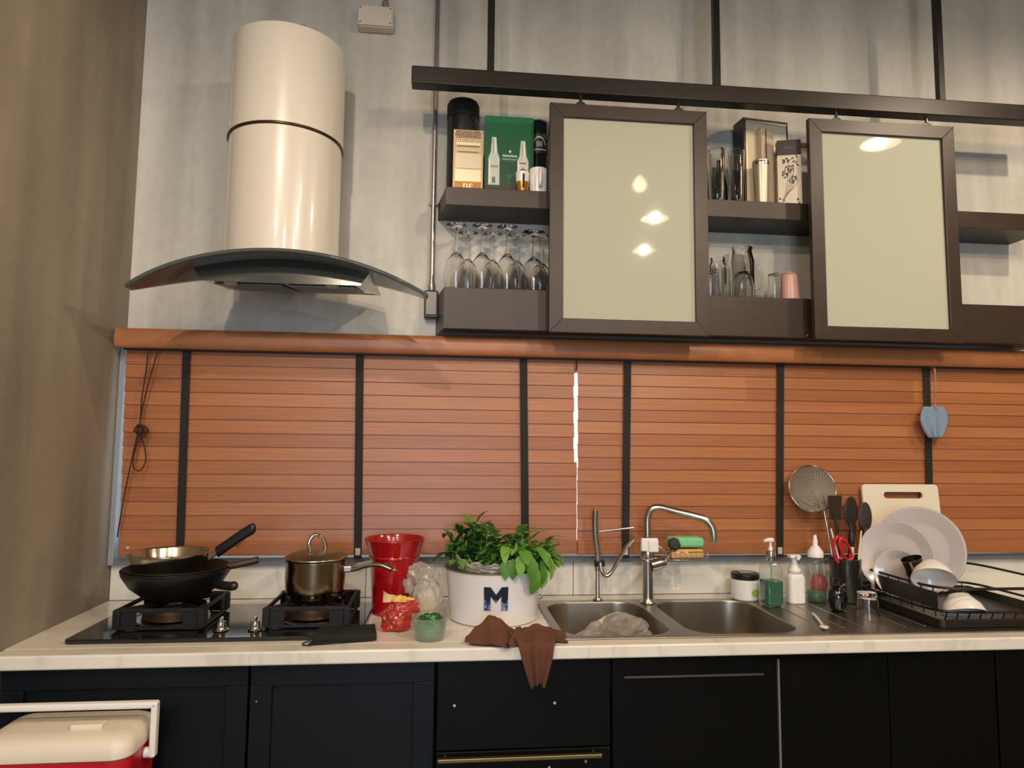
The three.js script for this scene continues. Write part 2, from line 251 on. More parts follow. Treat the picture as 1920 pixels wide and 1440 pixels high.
// ================================================================== HANGING RAIL AND WALL CABINET
const CABZ = 0.18;
{
  const g = thing('hanging_rail', 'dark steel sliding rail hung from the ceiling on two posts', 'rail', [0.9, 2.636, 0.235]);
  part(g, 'rail', rb(2.42, 0.062, 0.05, 0.004, 0.01, 0.031, 0), M.rail);
  for (const x of [-0.93, -0.115, 0.75]) part(g, 'post', rb(0.024, ROOM.h - 2.636 - 0.063, 0.024, 0.002, x, 0.0625 + (ROOM.h - 2.636 - 0.063) / 2, -0.005), M.rail);
}
{
  const x0 = -0.18, x1 = 2.1, g = thing('wall_cabinet', 'dark brown open wall cabinet with a shelf above the blinds', 'cabinet', [0.96, 1.81, 0]);
  const ends = (y0, y1, z1 = CABZ) => { // slab whose left end is splayed towards the front
    const s = new THREE.Shape(); s.moveTo(x0 - 0.025 - 0.96, -0.001); s.lineTo(x1 - 0.96, -0.001); s.lineTo(x1 - 0.96, -z1); s.lineTo(x0 + 0.004 - 0.96, -z1); s.closePath();
    return boxUV(flat(s, y1 - y0, 0.0015).translate(0, y0, 0), 2);
  };
  part(g, 'bottom_box', ends(0, 0.144), M.darkWood); part(g, 'shelf', ends(0.435, 0.499), M.darkWood);
  for (const x of [0.24, 0.7, 1.4, 1.70]) { part(g, 'partition', span(x - 0.96 - 0.009, x - 0.96 + 0.009, 0.1445, 0.4345, 0.002, CABZ - 0.012), M.darkEdge); }
  part(g, 'bolt', ball(0.004, 1.13 - 0.96, 0.01, CABZ + 0.001, 10), M.chrome);
}
function slidingDoor(x, label) {
  const W = 0.562, H = 0.806, y0 = 1.797, f = 0.048, t = 0.022, g = thing('sliding_door', label, 'cabinet door', [x + W / 2, y0, 0.235], { group: 'hanging glass doors of the wall cabinet' });
  const bar = (len) => { const s = new THREE.Shape(); s.moveTo(-len / 2, 0); s.lineTo(len / 2, 0); s.lineTo(len / 2 - f, f); s.lineTo(-len / 2 + f, f); s.closePath(); return ext(s, t - 0.004, 0.0018); };
  const z = -t / 2 + 0.002;
  part(g, 'bottom_rail', boxUV(bar(W).translate(0, 0, z), 2), M.darkWood); part(g, 'top_rail', boxUV(bar(W).rotateZ(Math.PI).translate(0, H, z), 2), M.darkWood);
  part(g, 'stile', boxUV(bar(H), 2).rotateZ(-Math.PI / 2).translate(-W / 2, H / 2, z), M.darkWood); part(g, 'stile', boxUV(bar(H), 2).rotateZ(Math.PI / 2).translate(W / 2, H / 2, z), M.darkWood);
  part(g, 'glass_panel', rb(W - 2 * f + 0.012, H - 2 * f + 0.012, 0.006, 0.001, 0, H / 2, -0.004), M.frost);
  for (const hx of [-0.172, 0.18]) {
    const br = new THREE.Shape(); br.moveTo(-0.024, 0); br.absarc(0, -0.01, 0.022, Math.PI - 0.5, 0.5, true); br.lineTo(0.024, 0);
    const h = part(g, 'hanger', ext(br, 0.012, 0.001).translate(hx, H, -0.006), M.blackPlastic); part(h, 'screw', cyl(0.006, 0.006, 0.0195, hx, H + 0.0128, 0.002, 14), M.chrome);
  }
}
slidingDoor(0.178, 'frosted glass sliding door left of the beer glasses, with lamp reflections');
slidingDoor(1.122, 'frosted glass sliding door at the right edge beside the floral box');

// ------------------------------------------------------------------ things on the upper shelf, left
const SH = 1.81 + 0.499, BT = 1.81 + 0.144;
{
  const c = thing('bottle_tube', 'tall matt black gift tube behind the gold box', 'gift tube', [-0.118, SH, 0.062]);
  part(c, 'tube', lathe([[0.001, 0], [0.058, 0], [0.058, 0.348], [0.001, 0.348]], 32), M.blackPlastic); part(c, 'cap', lathe([[0.0595, 0.3], [0.0595, 0.35], [0.054, 0.362], [0.001, 0.363]], 32), M.black);
  const gold = canvasTex(256, 512, (q, w, h) => {
    q.fillStyle = '#cdb98e'; q.fillRect(0, 0, w, h); q.fillStyle = '#6e4f38'; q.fillRect(18, 8, w - 36, 60);
    for (let i = 0; i < 240; i++) { q.fillStyle = ['#f3e6c4', '#a98a58', '#7d6440', '#fff6dc'][i % 4]; q.fillRect(10 + ((i * 53) % 236), 8 + ((i * 31) % 86), 9, 5); }
    q.fillStyle = '#f4ead0'; q.fillRect(24, 104, w - 48, 22); q.fillStyle = '#8d7a58'; q.fillRect(30, 130, w - 60, 12); q.fillStyle = '#d8c9a4'; q.fillRect(20, 150, w - 40, 26); q.fillStyle = '#77674b'; q.fillRect(40, 180, w - 80, 8);
    q.fillStyle = '#e2d6b8'; q.fillRect(18, 196, w - 36, 124); q.fillStyle = '#b9a880'; q.fillRect(18, 318, w - 36, 8); q.fillStyle = '#f7edc9'; q.fillRect(18, 328, w - 36, 100);
    q.fillStyle = '#b7803a'; q.fillRect(14, 430, w - 28, 74); q.fillStyle = '#fff3cf'; q.font = 'bold 64px serif'; q.textAlign = 'center'; q.fillText('DE', w / 2, 492);
  });
  const b = thing('whisky_box', 'gold and white printed bottle carton on the upper left shelf', 'carton', [-0.1, SH, 0.132]);
  part(b, 'carton', bx(0.106, 0.226, 0.02, 0, 0.113, 0), PH({ map: gold, roughness: 0.28, metalness: 0.25, clearcoat: 0.5 })); part(b, 'carton_back', bx(0.104, 0.224, 0.002, 0, 0.113, -0.0112), M.paper);
  const gr = canvasTex(384, 560, (q, w, h) => {
    q.fillStyle = '#0f5a36'; q.fillRect(0, 0, w, h); q.fillStyle = '#146b42'; q.fillRect(0, 0, w, 40); q.fillStyle = '#1d4a30'; q.fillRect(0, 330, w, 230); q.fillStyle = '#3a352b'; q.fillRect(0, 500, w, 60);
    q.fillStyle = '#e8efe6'; q.font = 'bold 25px sans-serif'; q.textAlign = 'center'; q.fillText('Heineken', w / 2 + 6, 290); q.font = '14px sans-serif'; q.fillText('PREMIUM QUALITY', w / 2 + 6, 312);
    const star = (x, y, r, c) => { q.fillStyle = c; q.beginPath(); for (let i = 0; i < 10; i++) { const a = -Math.PI / 2 + i * Math.PI / 5, k = i % 2 ? r * 0.42 : r; q.lineTo(x + k * Math.cos(a), y + k * Math.sin(a)); } q.closePath(); q.fill(); };
    star(w / 2 + 6, 250, 15, '#e8efe6'); star(w / 2 + 2, 430, 34, '#2c6144');
    const bottle = (x, y, red) => { q.fillStyle = '#c9d2c4'; q.beginPath(); q.moveTo(x - 17, y); q.lineTo(x + 17, y); q.lineTo(x + 27, y + 110); q.lineTo(x + 44, y + 150); q.lineTo(x + 44, y + 345); q.lineTo(x - 44, y + 345); q.lineTo(x - 44, y + 150); q.lineTo(x - 27, y + 110); q.closePath(); q.fill();
      q.fillStyle = '#87957e'; q.fillRect(x - 8, y + 14, 6, 100); q.fillStyle = '#f4f4ec'; q.fillRect(x + 6, y + 10, 7, 110); q.fillRect(x - 38, y + 160, 9, 170); q.fillStyle = red ? '#c9a29b' : '#8f9a86'; q.fillRect(x - 30, y + 205, 64, 14);
      if (red) { star(x, y + 215, 28, '#a2253a'); q.fillStyle = '#b04b58'; q.fillRect(x - 28, y + 158, 56, 10); } else { q.fillStyle = '#6e7469'; q.fillRect(x - 14, y + 288, 26, 44); } };
    bottle(72, 150, false); bottle(300, 168, true);
  });
  const gb = thing('beer_gift_box', 'green beer gift box printed with two bottles', 'carton', [0.048, SH, 0.112]);
  part(gb, 'carton', bx(0.176, 0.288, 0.038, 0, 0.144, 0), PH({ map: gr, roughness: 0.3, clearcoat: 0.4 })); part(gb, 'lid_flap', bx(0.172, 0.002, 0.036, 0, 0.2892, 0), S({ color: 0x17633f, roughness: 0.4 }));
  const cup = thing('shot_cup', 'small white and gold cup in front of the green box', 'cup', [0.093, SH, 0.1585]); cup.scale.set(0.94, 1, 0.94);
  part(cup, 'cup', lathe([[0.001, 0], [0.019, 0], [0.024, 0.02], [0.026, 0.07], [0.024, 0.07], [0.022, 0.022], [0.001, 0.006]], 28), M.whiteGloss); part(cup, 'gold_band', lathe([[0.0195, 0.001], [0.0248, 0.021], [0.0255, 0.034]], 28), M.brass, 'gold band around the foot');
  part(cup, 'dark_stripe', rb(0.008, 0.05, 0.003, 0.001, 0.002, 0.035, 0.0252), M.black);
  const bo = thing('dark_wine_bottle', 'dark green bottle with a cream label behind the white mug', 'bottle', [0.162, SH, 0.048]);
  part(bo, 'bottle', lathe([[0.001, 0], [0.04, 0.002], [0.043, 0.01], [0.043, 0.3], [0.041, 0.308], [0.001, 0.31]], 32), PH({ color: 0x0d1a14, roughness: 0.12, clearcoat: 0.8 }));
  part(bo, 'label', new THREE.CylinderGeometry(0.0438, 0.0438, 0.075, 24, 1, true, -0.9, 1.8).translate(0, 0.215, 0), S({ map: canvasTex(256, 128, (q, w, h) => { q.fillStyle = '#1b241d'; q.fillRect(0, 0, w, h); q.strokeStyle = '#cfc9b0'; q.lineWidth = 10; q.beginPath(); q.arc(w / 2, 118, 96, Math.PI * 1.15, Math.PI * 1.85); q.stroke(); q.fillStyle = '#cfc9b0'; q.fillRect(40, 100, 176, 7); q.fillStyle = '#8a866f'; q.fillRect(88, 50, 80, 34); }), roughness: 0.5 }));
  const mg = thing('white_mug', 'white mug with a grey handle print on the upper left shelf', 'mug', [0.152, SH, 0.143]);
  part(mg, 'mug', lathe([[0.001, 0], [0.03, 0], [0.032, 0.003], [0.032, 0.09], [0.03, 0.092], [0.029, 0.09], [0.029, 0.006], [0.001, 0.005]], 32), M.whiteGloss);
  part(mg, 'handle', tube([[0, 0.018, 0.031], [0, 0.02, 0.05], [0, 0.045, 0.058], [0, 0.072, 0.05], [0, 0.076, 0.031]], 0.0045, 24, 8), M.whiteGloss);
}
// wine glasses upside down on the bottom box
{
  const prof = [[0.033, 0], [0.0395, 0.045], [0.039, 0.07], [0.031, 0.105], [0.012, 0.132], [0.0045, 0.142], [0.0038, 0.17], [0.004, 0.215], [0.006, 0.222], [0.02, 0.229], [0.034, 0.233], [0.0345, 0.235], [0.02, 0.2345], [0.0, 0.234]];
  const inner = [[0.0318, 0.0004], [0.0383, 0.045], [0.0378, 0.07], [0.03, 0.104], [0.011, 0.129], [0.0001, 0.134]];
  const gA = lathe([...inner.slice().reverse(), ...prof].map(([r, y]) => [r * 1.08, y]), 36), gB = lathe([...inner.slice().reverse(), ...prof].map(([r, y]) => [r * 1.2, y * 0.94]), 36);
  const spots = [[-0.136, 0.130, 0, 'leftmost upturned wine glass in the front row'], [-0.045, 0.132, 0, 'second upturned wine glass in the front row'], [0.044, 0.130, 0, 'third upturned wine glass in the front row'], [0.14, 0.124, 1, 'wide upturned balloon glass beside the left glass door'],
    [-0.092, 0.045, 0, 'leftmost upturned wine glass in the back row'], [-0.002, 0.045, 0, 'second upturned wine glass in the back row'], [0.088, 0.045, 0, 'third upturned wine glass in the back row'], [0.177, 0.045, 0, 'rightmost upturned wine glass in the back row']];
  for (const [x, z, k, label] of spots) single('wine_glass', label, 'wine glass', [x, BT, z], k ? gB : gA, M.glass, { group: 'upturned wine glasses under the left shelf' });
}
// ------------------------------------------------------------------ things on the upper shelf, right
{
  const tg = lathe([[0.001, 0.012], [0.022, 0.014], [0.0255, 0.05], [0.031, 0.2], [0.0315, 0.214], [0.033, 0.214], [0.0325, 0.2], [0.027, 0.05], [0.024, 0.001], [0.001, 0]], 36);
  for (const [x, z, l] of [[0.828, 0.112, 'tall clear beer glass beside the glass door'], [0.905, 0.108, 'tall clear beer glass beside the silver tumbler']]) single('beer_glass', l, 'glass', [x, SH, z], tg, M.glass, { group: 'tall beer glasses on the right shelf' });
  single('green_bottle', 'slim dark green bottle standing between the two beer glasses', 'bottle', [0.868, SH, 0.045], lathe([[0.001, 0], [0.028, 0.001], [0.03, 0.008], [0.03, 0.1], [0.022, 0.14], [0.011, 0.17], [0.01, 0.2], [0.0115, 0.205], [0.001, 0.207]], 28), PH({ color: 0x12301f, roughness: 0.12, clearcoat: 0.8 }));
  const gb = thing('gift_carton', 'large cream fronted gift carton with dark sides behind the tumbler', 'carton', [1.035, SH, 0.05], { turn: 0.12 });
  const front = canvasTex(256, 384, (q, w, h) => { q.fillStyle = '#efdfb4'; q.fillRect(0, 0, w, h); q.fillStyle = '#f8ecca'; q.fillRect(60, 20, 180, 150); q.strokeStyle = '#3a2c22'; q.lineWidth = 8; q.strokeRect(4, 4, w - 8, h - 8); q.fillStyle = '#cdb98c'; q.fillRect(40, 200, 180, 8); });
  part(gb, 'body', bx(0.19, 0.36, 0.07, 0, 0.18, -0.001), M.blackPlastic); part(gb, 'front_panel', bx(0.186, 0.354, 0.002, 0, 0.18, 0.0355), S({ map: front, roughness: 0.6 }), 'cream printed front');
  const ct = thing('tall_carton', 'slim beige carton between the silver tumbler and floral box', 'carton', [1.022, SH, 0.113], { turn: 0.35 });
  part(ct, 'carton', rb(0.062, 0.305, 0.02, 0.001, 0, 0.1525, 0), S({ color: 0xb5a78e, roughness: 0.5 })); part(ct, 'stripe', bx(0.005, 0.3, 0.001, -0.008, 0.152, 0.0106), S({ color: 0x4a3d30, roughness: 0.5 }));
  const tu = thing('silver_tumbler', 'matt silver tumbler on the upper right shelf', 'tumbler', [0.985, SH, 0.148]);
  part(tu, 'cup', lathe([[0.001, 0], [0.023, 0], [0.025, 0.003], [0.0305, 0.16], [0.0315, 0.163], [0.0305, 0.165], [0.029, 0.163], [0.024, 0.006], [0.001, 0.005]], 36), S({ color: 0xb8ad98, roughness: 0.38, metalness: 0.7 }));
  part(tu, 'rim_band', lathe([[0.0302, 0.145], [0.0312, 0.147], [0.0314, 0.156], [0.0306, 0.158]], 36), M.steel);
  const fl = canvasTex(256, 512, (q, w, h) => {
    q.fillStyle = '#ddd0b4'; q.fillRect(0, 0, w, h); q.fillStyle = '#221a1c'; q.fillRect(0, 0, w, 120); q.fillStyle = '#4a4440'; q.fillRect(60, 54, 120, 14);
    q.strokeStyle = '#2a2622'; q.lineWidth = 5; q.fillStyle = '#2a2622'; let s = 5; const r = () => { s = (s * 16807) % 2147483647; return s / 2147483647; };
    for (let i = 0; i < 5; i++) { q.beginPath(); q.moveTo(40 + i * 14, 500 - i * 20); q.quadraticCurveTo(110 + i * 20, 380, 120 + i * 26, 190 + i * 30); q.stroke(); }
    for (let i = 0; i < 44; i++) { const x = 50 + r() * 180, y = 130 + r() * 210, a = r() * 6.28; q.save(); q.translate(x, y); q.rotate(a); q.beginPath(); q.ellipse(0, 0, 17, 6, 0, 0, 6.28); q.fill(); q.restore(); }
    for (const [x, y] of [[20, 460], [60, 470], [210, 470], [225, 500]]) { q.beginPath(); q.ellipse(x, y, 12, 9, 0.5, 0, 6.28); q.fill(); }
  });
  const fb = thing('floral_box', 'white box with black floral print and dark top band', 'carton', [1.095, SH, 0.143], { turn: -0.28 });
  part(fb, 'carton', bx(0.084, 0.25, 0.03, 0, 0.125, 0), PH({ map: fl, roughness: 0.45, clearcoat: 0.2 })); part(fb, 'red_tag', rb(0.004, 0.02, 0.024, 0.001, 0.0435, 0.17, 0), M.redPlastic, 'red tab on the side');
}
// ------------------------------------------------------------------ things in the lower right bay
{
  const gob = lathe([[0.001, 0.094], [0.018, 0.095], [0.03, 0.08], [0.038, 0.05], [0.037, 0], [0.0385, 0], [0.0395, 0.05], [0.0315, 0.082], [0.022, 0.1], [0.001, 0.1]], 36);
  const tum = lathe([[0.001, 0.09], [0.024, 0.09], [0.029, 0], [0.031, 0], [0.026, 0.096], [0.001, 0.097]], 36);
  single('goblet', 'upturned round bowled glass in the lower right bay', 'glass', [0.912, BT, 0.135], gob, M.glass);
  for (const [x, z, l] of [[0.79, 0.142, 'upturned tumbler beside the left glass door in lower bay'], [1.035, 0.14, 'upturned tumbler beside the pink cup']]) single('tumbler', l, 'glass', [x, BT, z], tum, M.glass, { group: 'upturned tumblers in the lower right bay' });
  const jug = thing('glass_jug', 'large clear glass jug at the back of the lower bay', 'jug', [0.945, BT, 0.052]);
  part(jug, 'jug', lathe([[0.001, 0.004], [0.044, 0.004], [0.048, 0.02], [0.048, 0.16], [0.038, 0.2], [0.042, 0.215], [0.0435, 0.215], [0.04, 0.2], [0.0495, 0.16], [0.0495, 0.015], [0.045, 0], [0.001, 0]], 40), M.glass);
  part(jug, 'handle', tube([[0.048, 0.05, 0], [0.075, 0.06, 0], [0.08, 0.11, 0], [0.07, 0.15, 0], [0.048, 0.152, 0]], 0.005, 24, 8), M.glass);
  single('storage_jar', 'clear glass storage jar behind the left tumbler', 'jar', [0.85, BT, 0.055], lathe([[0.001, 0.004], [0.032, 0.004], [0.036, 0.012], [0.036, 0.14], [0.03, 0.155], [0.03, 0.17], [0.0315, 0.17], [0.0315, 0.155], [0.0375, 0.14], [0.0375, 0.01], [0.033, 0], [0.001, 0]], 36), M.glass);
  const pk = thing('pink_cup', 'upturned salmon pink cup at the right of the lower bay', 'cup', [1.09, BT, 0.138]);
  part(pk, 'cup', lathe([[0.001, 0.1], [0.022, 0.1], [0.028, 0.09], [0.034, 0.003], [0.033, 0], [0.031, 0.003], [0.025, 0.088], [0.001, 0.094]], 32), M.pink); part(pk, 'foot_ring', lathe([[0.015, 0.1], [0.015, 0.104], [0.019, 0.104], [0.02, 0.099]], 28), M.pink);
}

// ================================================================== WOODEN BLINDS
const woods = [0, 1, 2, 3].map((k) => PH({ map: woodTex([[163, 105, 63], [159, 101, 60], [168, 110, 67], [155, 97, 57]][k], 40 + 7 * k), roughness: 0.42, clearcoat: 0.25, clearcoatRoughness: 0.3 }));
{
  const vs = new THREE.Shape(); vs.moveTo(0, 0); vs.lineTo(0.018, 0); vs.quadraticCurveTo(0.029, 0.008, 0.029, 0.033); vs.quadraticCurveTo(0.029, 0.058, 0.016, 0.066); vs.lineTo(0, 0.066); vs.closePath();
  const L = 3.46, vg = ext(vs, L).rotateY(-Math.PI / 2).translate(L / 2, 0, 0); boxUV(vg, 0.9);
  single('blind_valance', 'long reddish wood valance board across the top of both blinds', 'valance', [0.46, 1.729, 0.088], boxUV(vg.scale(1, 1, 1), 0.9), woods[2]).rotation.y = 0;
}
function blind(x0, x1, yb, tapes, gapSide, label, skew) {
  const g = thing('wooden_blind', label, 'blind', [(x0 + x1) / 2, yb, 0.062], { group: 'wooden venetian blinds' }), W = x1 - x0, H = 1.745 - yb;
  part(g, 'head_rail', rb(W, 0.04, 0.04, 0.002, 0, H - 0.0, -0.0), M.darkEdge);
  const sw = 0.0505, n = Math.floor((H - 0.108) / 0.0432) + 1, tilt = 1.475;
  const pitch = (H - 0.042 - 0.066) / (n - 1); const mk = (a, b) => { const q = new RoundedBoxGeometry(b - a, sw, 0.0032, 2, 0.0012); q.rotateX(-(Math.PI / 2 - tilt)); q.translate((a + b) / 2, 0, 0); return q; };
  const full = [mk(-W / 2, W / 2), mk(-W / 2 + 0.001, W / 2 - 0.0008)], short = gapSide > 0 ? [mk(-W / 2, W / 2 - 0.0125), mk(-W / 2, W / 2 - 0.010)] : gapSide < 0 ? [mk(-W / 2 + 0.003, W / 2), mk(-W / 2 + 0.0015, W / 2)] : full;
  for (let k = 0; k < n; k++) {
    const y = H - 0.02 - 0.022 - k * pitch, Y = yb + y, isGap = Y > 1.335 && Y < 1.682, m = part(g, 'slat', (isGap ? short : full)[k % 2], woods[(k * 7 + 1 + (gapSide > 0 ? 0 : 2)) % 4]);
    m.position.set(skew * k / 2, y, 0); m.scale.x = 1 - skew * k / W; m.rotation.x = Math.sin(k * 2.3) * 0.02;
  }
  part(g, 'bottom_rail', rb(W - skew * n, 0.048, 0.02, 0.004, skew * n / 2, 0.024, 0), woods[1]);
  for (const [tx, lean] of tapes) {
    const h = H - 0.02, t = part(g, 'ladder_tape', rb(0.0265, h + 0.012, 0.0016, 0.0005, 0, (h - 0.012) / 2, 0), M.black, 'black fabric ladder tape'); t.position.set(tx - (x0 + x1) / 2, 0, 0.0125); t.rotation.z = -lean;
    part(t, 'tape_clip', rb(0.017, 0.024, 0.003, 0.001, 0, 0.012, 0.002), M.tapeEnd);
  }
  return g;
}
{
  const b1 = blind(-1.252, 0.3105, 1.034, [[-1.038, -0.018], [-0.453, -0.02], [0.125, -0.018]], 1, 'wide wooden venetian blind with three black tapes behind the cooktop', 0.0012);
  const ox = (x) => x - (-1.252 + 0.3105) / 2, oy = (y) => y - 1.034, Z = 0.04;
  const P = (l) => l.map(([x, y, z]) => [ox(x), oy(y), z ?? Z]);
  const cm = S({ color: 0x3c2416, roughness: 0.9 });
  part(b1, 'pull_cord', tube(P([[-1.168, 1.727, 0.032], [-1.168, 1.65], [-1.176, 1.56], [-1.178, 1.47], [-1.185, 1.40]]), 0.0024, 30, 6), cm);
  part(b1, 'pull_cord', tube(P([[-1.136, 1.727, 0.032], [-1.155, 1.62], [-1.172, 1.53], [-1.18, 1.46], [-1.196, 1.36], [-1.215, 1.22], [-1.232, 1.10, 0.03]]), 0.0022, 30, 6), cm);
  part(b1, 'cord_knot', [tube(P([[-1.185, 1.47], [-1.165, 1.462, 0.048], [-1.158, 1.445], [-1.18, 1.44, 0.036], [-1.192, 1.452, 0.046], [-1.17, 1.47, 0.05], [-1.15, 1.45, 0.04], [-1.168, 1.428, 0.046]]), 0.003, 50, 6, true), ball(0.012, ox(-1.176), oy(1.452), Z, 12)], cm);
  part(b1, 'cord_loop', tube(P([[-1.18, 1.44], [-1.16, 1.40], [-1.153, 1.35], [-1.168, 1.318], [-1.188, 1.325], [-1.192, 1.36], [-1.182, 1.41]]), 0.0022, 40, 6, true), cm);
  part(b1, 'wire_hook', tube(P([[-0.86, 1.074, 0.014], [-0.85, 1.072, 0.02], [-0.84, 1.08, 0.022], [-0.832, 1.092, 0.02], [-0.842, 1.1, 0.018]]), 0.002, 24, 6), M.brass); part(b1, 'wire_hook', tube(P([[0.212, 1.072, 0.014], [0.216, 1.09, 0.02], [0.238, 1.092, 0.022], [0.24, 1.074, 0.02], [0.222, 1.07, 0.018]]), 0.0016, 24, 6), M.brass);
  part(b1, 'rail_stud', ball(0.006, ox(-1.205), oy(1.062), 0.012, 10), M.tapeEnd);
  part(b1, 'tilt_cord', tube(P([[0.304, 1.727, 0.014], [0.305, 1.71, 0.016], [0.304, 1.684, 0.014]]), 0.002, 12, 6), M.black);
  blind(0.3112, 2.15, 1.03, [[0.484, 0.017], [1.059, 0.031], [1.65, 0.02]], -1, 'wooden venetian blind behind the tap and dish rack', 0);
}
{
  const g = thing('dish_cloth', 'blue grey dish cloth hanging in front of the blind at far right', 'cloth', [1.66, 1.46, 0.1]);
  part(g, 'cloth', sheet((u, v) => { const w = 0.055 * (0.35 + 0.65 * Math.sin(Math.PI * (0.2 + 0.75 * v))); return [(u - 0.5) * 2 * w, 0.115 * (1 - v), 0.006 + 0.008 * Math.sin(u * 16) * v]; }, 24, 14, 0.004), S({ color: 0x7b8fa6, roughness: 0.95 }));
  part(g, 'hook', tube([[0, 0.266, -0.012], [0, 0.262, 0.018], [0, 0.2, 0.022], [0, 0.118, 0.016], [0, 0.105, 0.024]], 0.002, 24, 6), M.pipe);
}

// ================================================================== COUNTER, SINK, BASE CABINETS
const CT = 0.88;
{
  const h = 0.036, y = -h, q = [rb(3.478, h, 0.066, 0.006, 0.46, h / 2, 0.607), bx(1.448, h, 0.553, -0.555, h / 2, 0.2985), bx(1.296, h, 0.553, 1.551, h / 2, 0.2985), bx(0.734, h, 0.118, 0.536, h / 2, 0.081)]; void y;
  single('countertop', 'white marble kitchen countertop running along the wall', 'countertop', [0, CT - h, 0], q.map((k) => boxUV(k, 0.3)), M.marble);
}
{
  const g = thing('kitchen_sink', 'stainless steel double bowl sink with ribbed drainer', 'sink', [0.9, CT + 0.0005, 0.34]), X = 0.9, Z = 0.34;
  const s = rrect(1.56, 0.475, 0.02, 0.935 - X, -(0.3525 - Z)); const H = [[0.180, 0.500, 0.150, 0.565], [0.548, 0.888, 0.150, 0.565]];
  for (const [a, b, c, d] of H) s.holes.push(rrect(b - a, d - c, 0.085, (a + b) / 2 - X, -((c + d) / 2 - Z), THREE.Path));
  part(g, 'deck', boxUV(flat(s, 0.004, 0.0012), 1), M.sinkSteel);
  for (const [a, b, c, d] of H) {
    const w = b - a, e = d - c, R = [ring(w, e, 0.085, 0.0035), ring(w - 0.004, e - 0.004, 0.084, -0.002), ring(w - 0.014, e - 0.014, 0.082, -0.10), ring(w - 0.026, e - 0.026, 0.08, -0.145), ring(w - 0.07, e - 0.07, 0.07, -0.168), ring(0.1, 0.1, 0.049, -0.174)];
    const bw = part(g, 'bowl', loft(R).translate((a + b) / 2 - X, 0, (c + d) / 2 - Z), M.sinkSteel);
    part(bw, 'drain', lathe([[0.001, -0.172], [0.03, -0.172], [0.042, -0.17], [0.046, -0.1725]], 28).translate((a + b) / 2 - X, 0, (c + d) / 2 - Z), M.chrome);
  }
  for (let k = 0; k < 9; k++) part(g, 'drainer_rib', new THREE.CapsuleGeometry(0.004, 0.3, 4, 10).scale(1, 1, 0.6).rotateX(Math.PI / 2).rotateY(0).translate(0.96 + k * 0.065 - X, 0.0034, 0.35 - Z + 0.02), M.sinkSteel);
}
// base cabinets
function shaker(parent, x0, x1, y0, y1, z, mat) { // framed door
  const f = 0.055, g = part(parent, 'door', span(x0 + f - 0.004, x1 - f + 0.004, y0 + f - 0.004, y1 - f + 0.004, z - 0.018, z - 0.012, 0.001), mat);
  part(g, 'rail', span(x0, x1, y1 - f, y1, z - 0.02, z), mat); part(g, 'rail', span(x0, x1, y0, y0 + f, z - 0.02, z), mat); part(g, 'stile', span(x0, x0 + f, y0 + f, y1 - f, z - 0.02, z), mat); part(g, 'stile', span(x1 - f, x1, y0 + f, y1 - f, z - 0.02, z), mat);
  return g;
}
function carcass(g, x0, x1, mat, top = 0.842) {
  part(g, 'side_panel', span(x0 + 0.0005, x0 + 0.018, 0.1, top, 0.03, 0.565), mat); part(g, 'side_panel', span(x1 - 0.018, x1 - 0.0005, 0.1, top, 0.03, 0.565), mat);
  part(g, 'base_panel', span(x0 + 0.019, x1 - 0.019, 0.1, 0.118, 0.03, 0.565), mat); part(g, 'back_panel', span(x0 + 0.019, x1 - 0.019, 0.119, top, 0.03, 0.036), mat); part(g, 'plinth', span(x0 + 0.0005, x1 - 0.0005, 0.001, 0.099, 0.5, 0.52), mat);
  part(g, 'top_rail', span(x0 + 0.0005, x1 - 0.0005, 0.815, 0.842, 0.567, 0.583), mat);
}
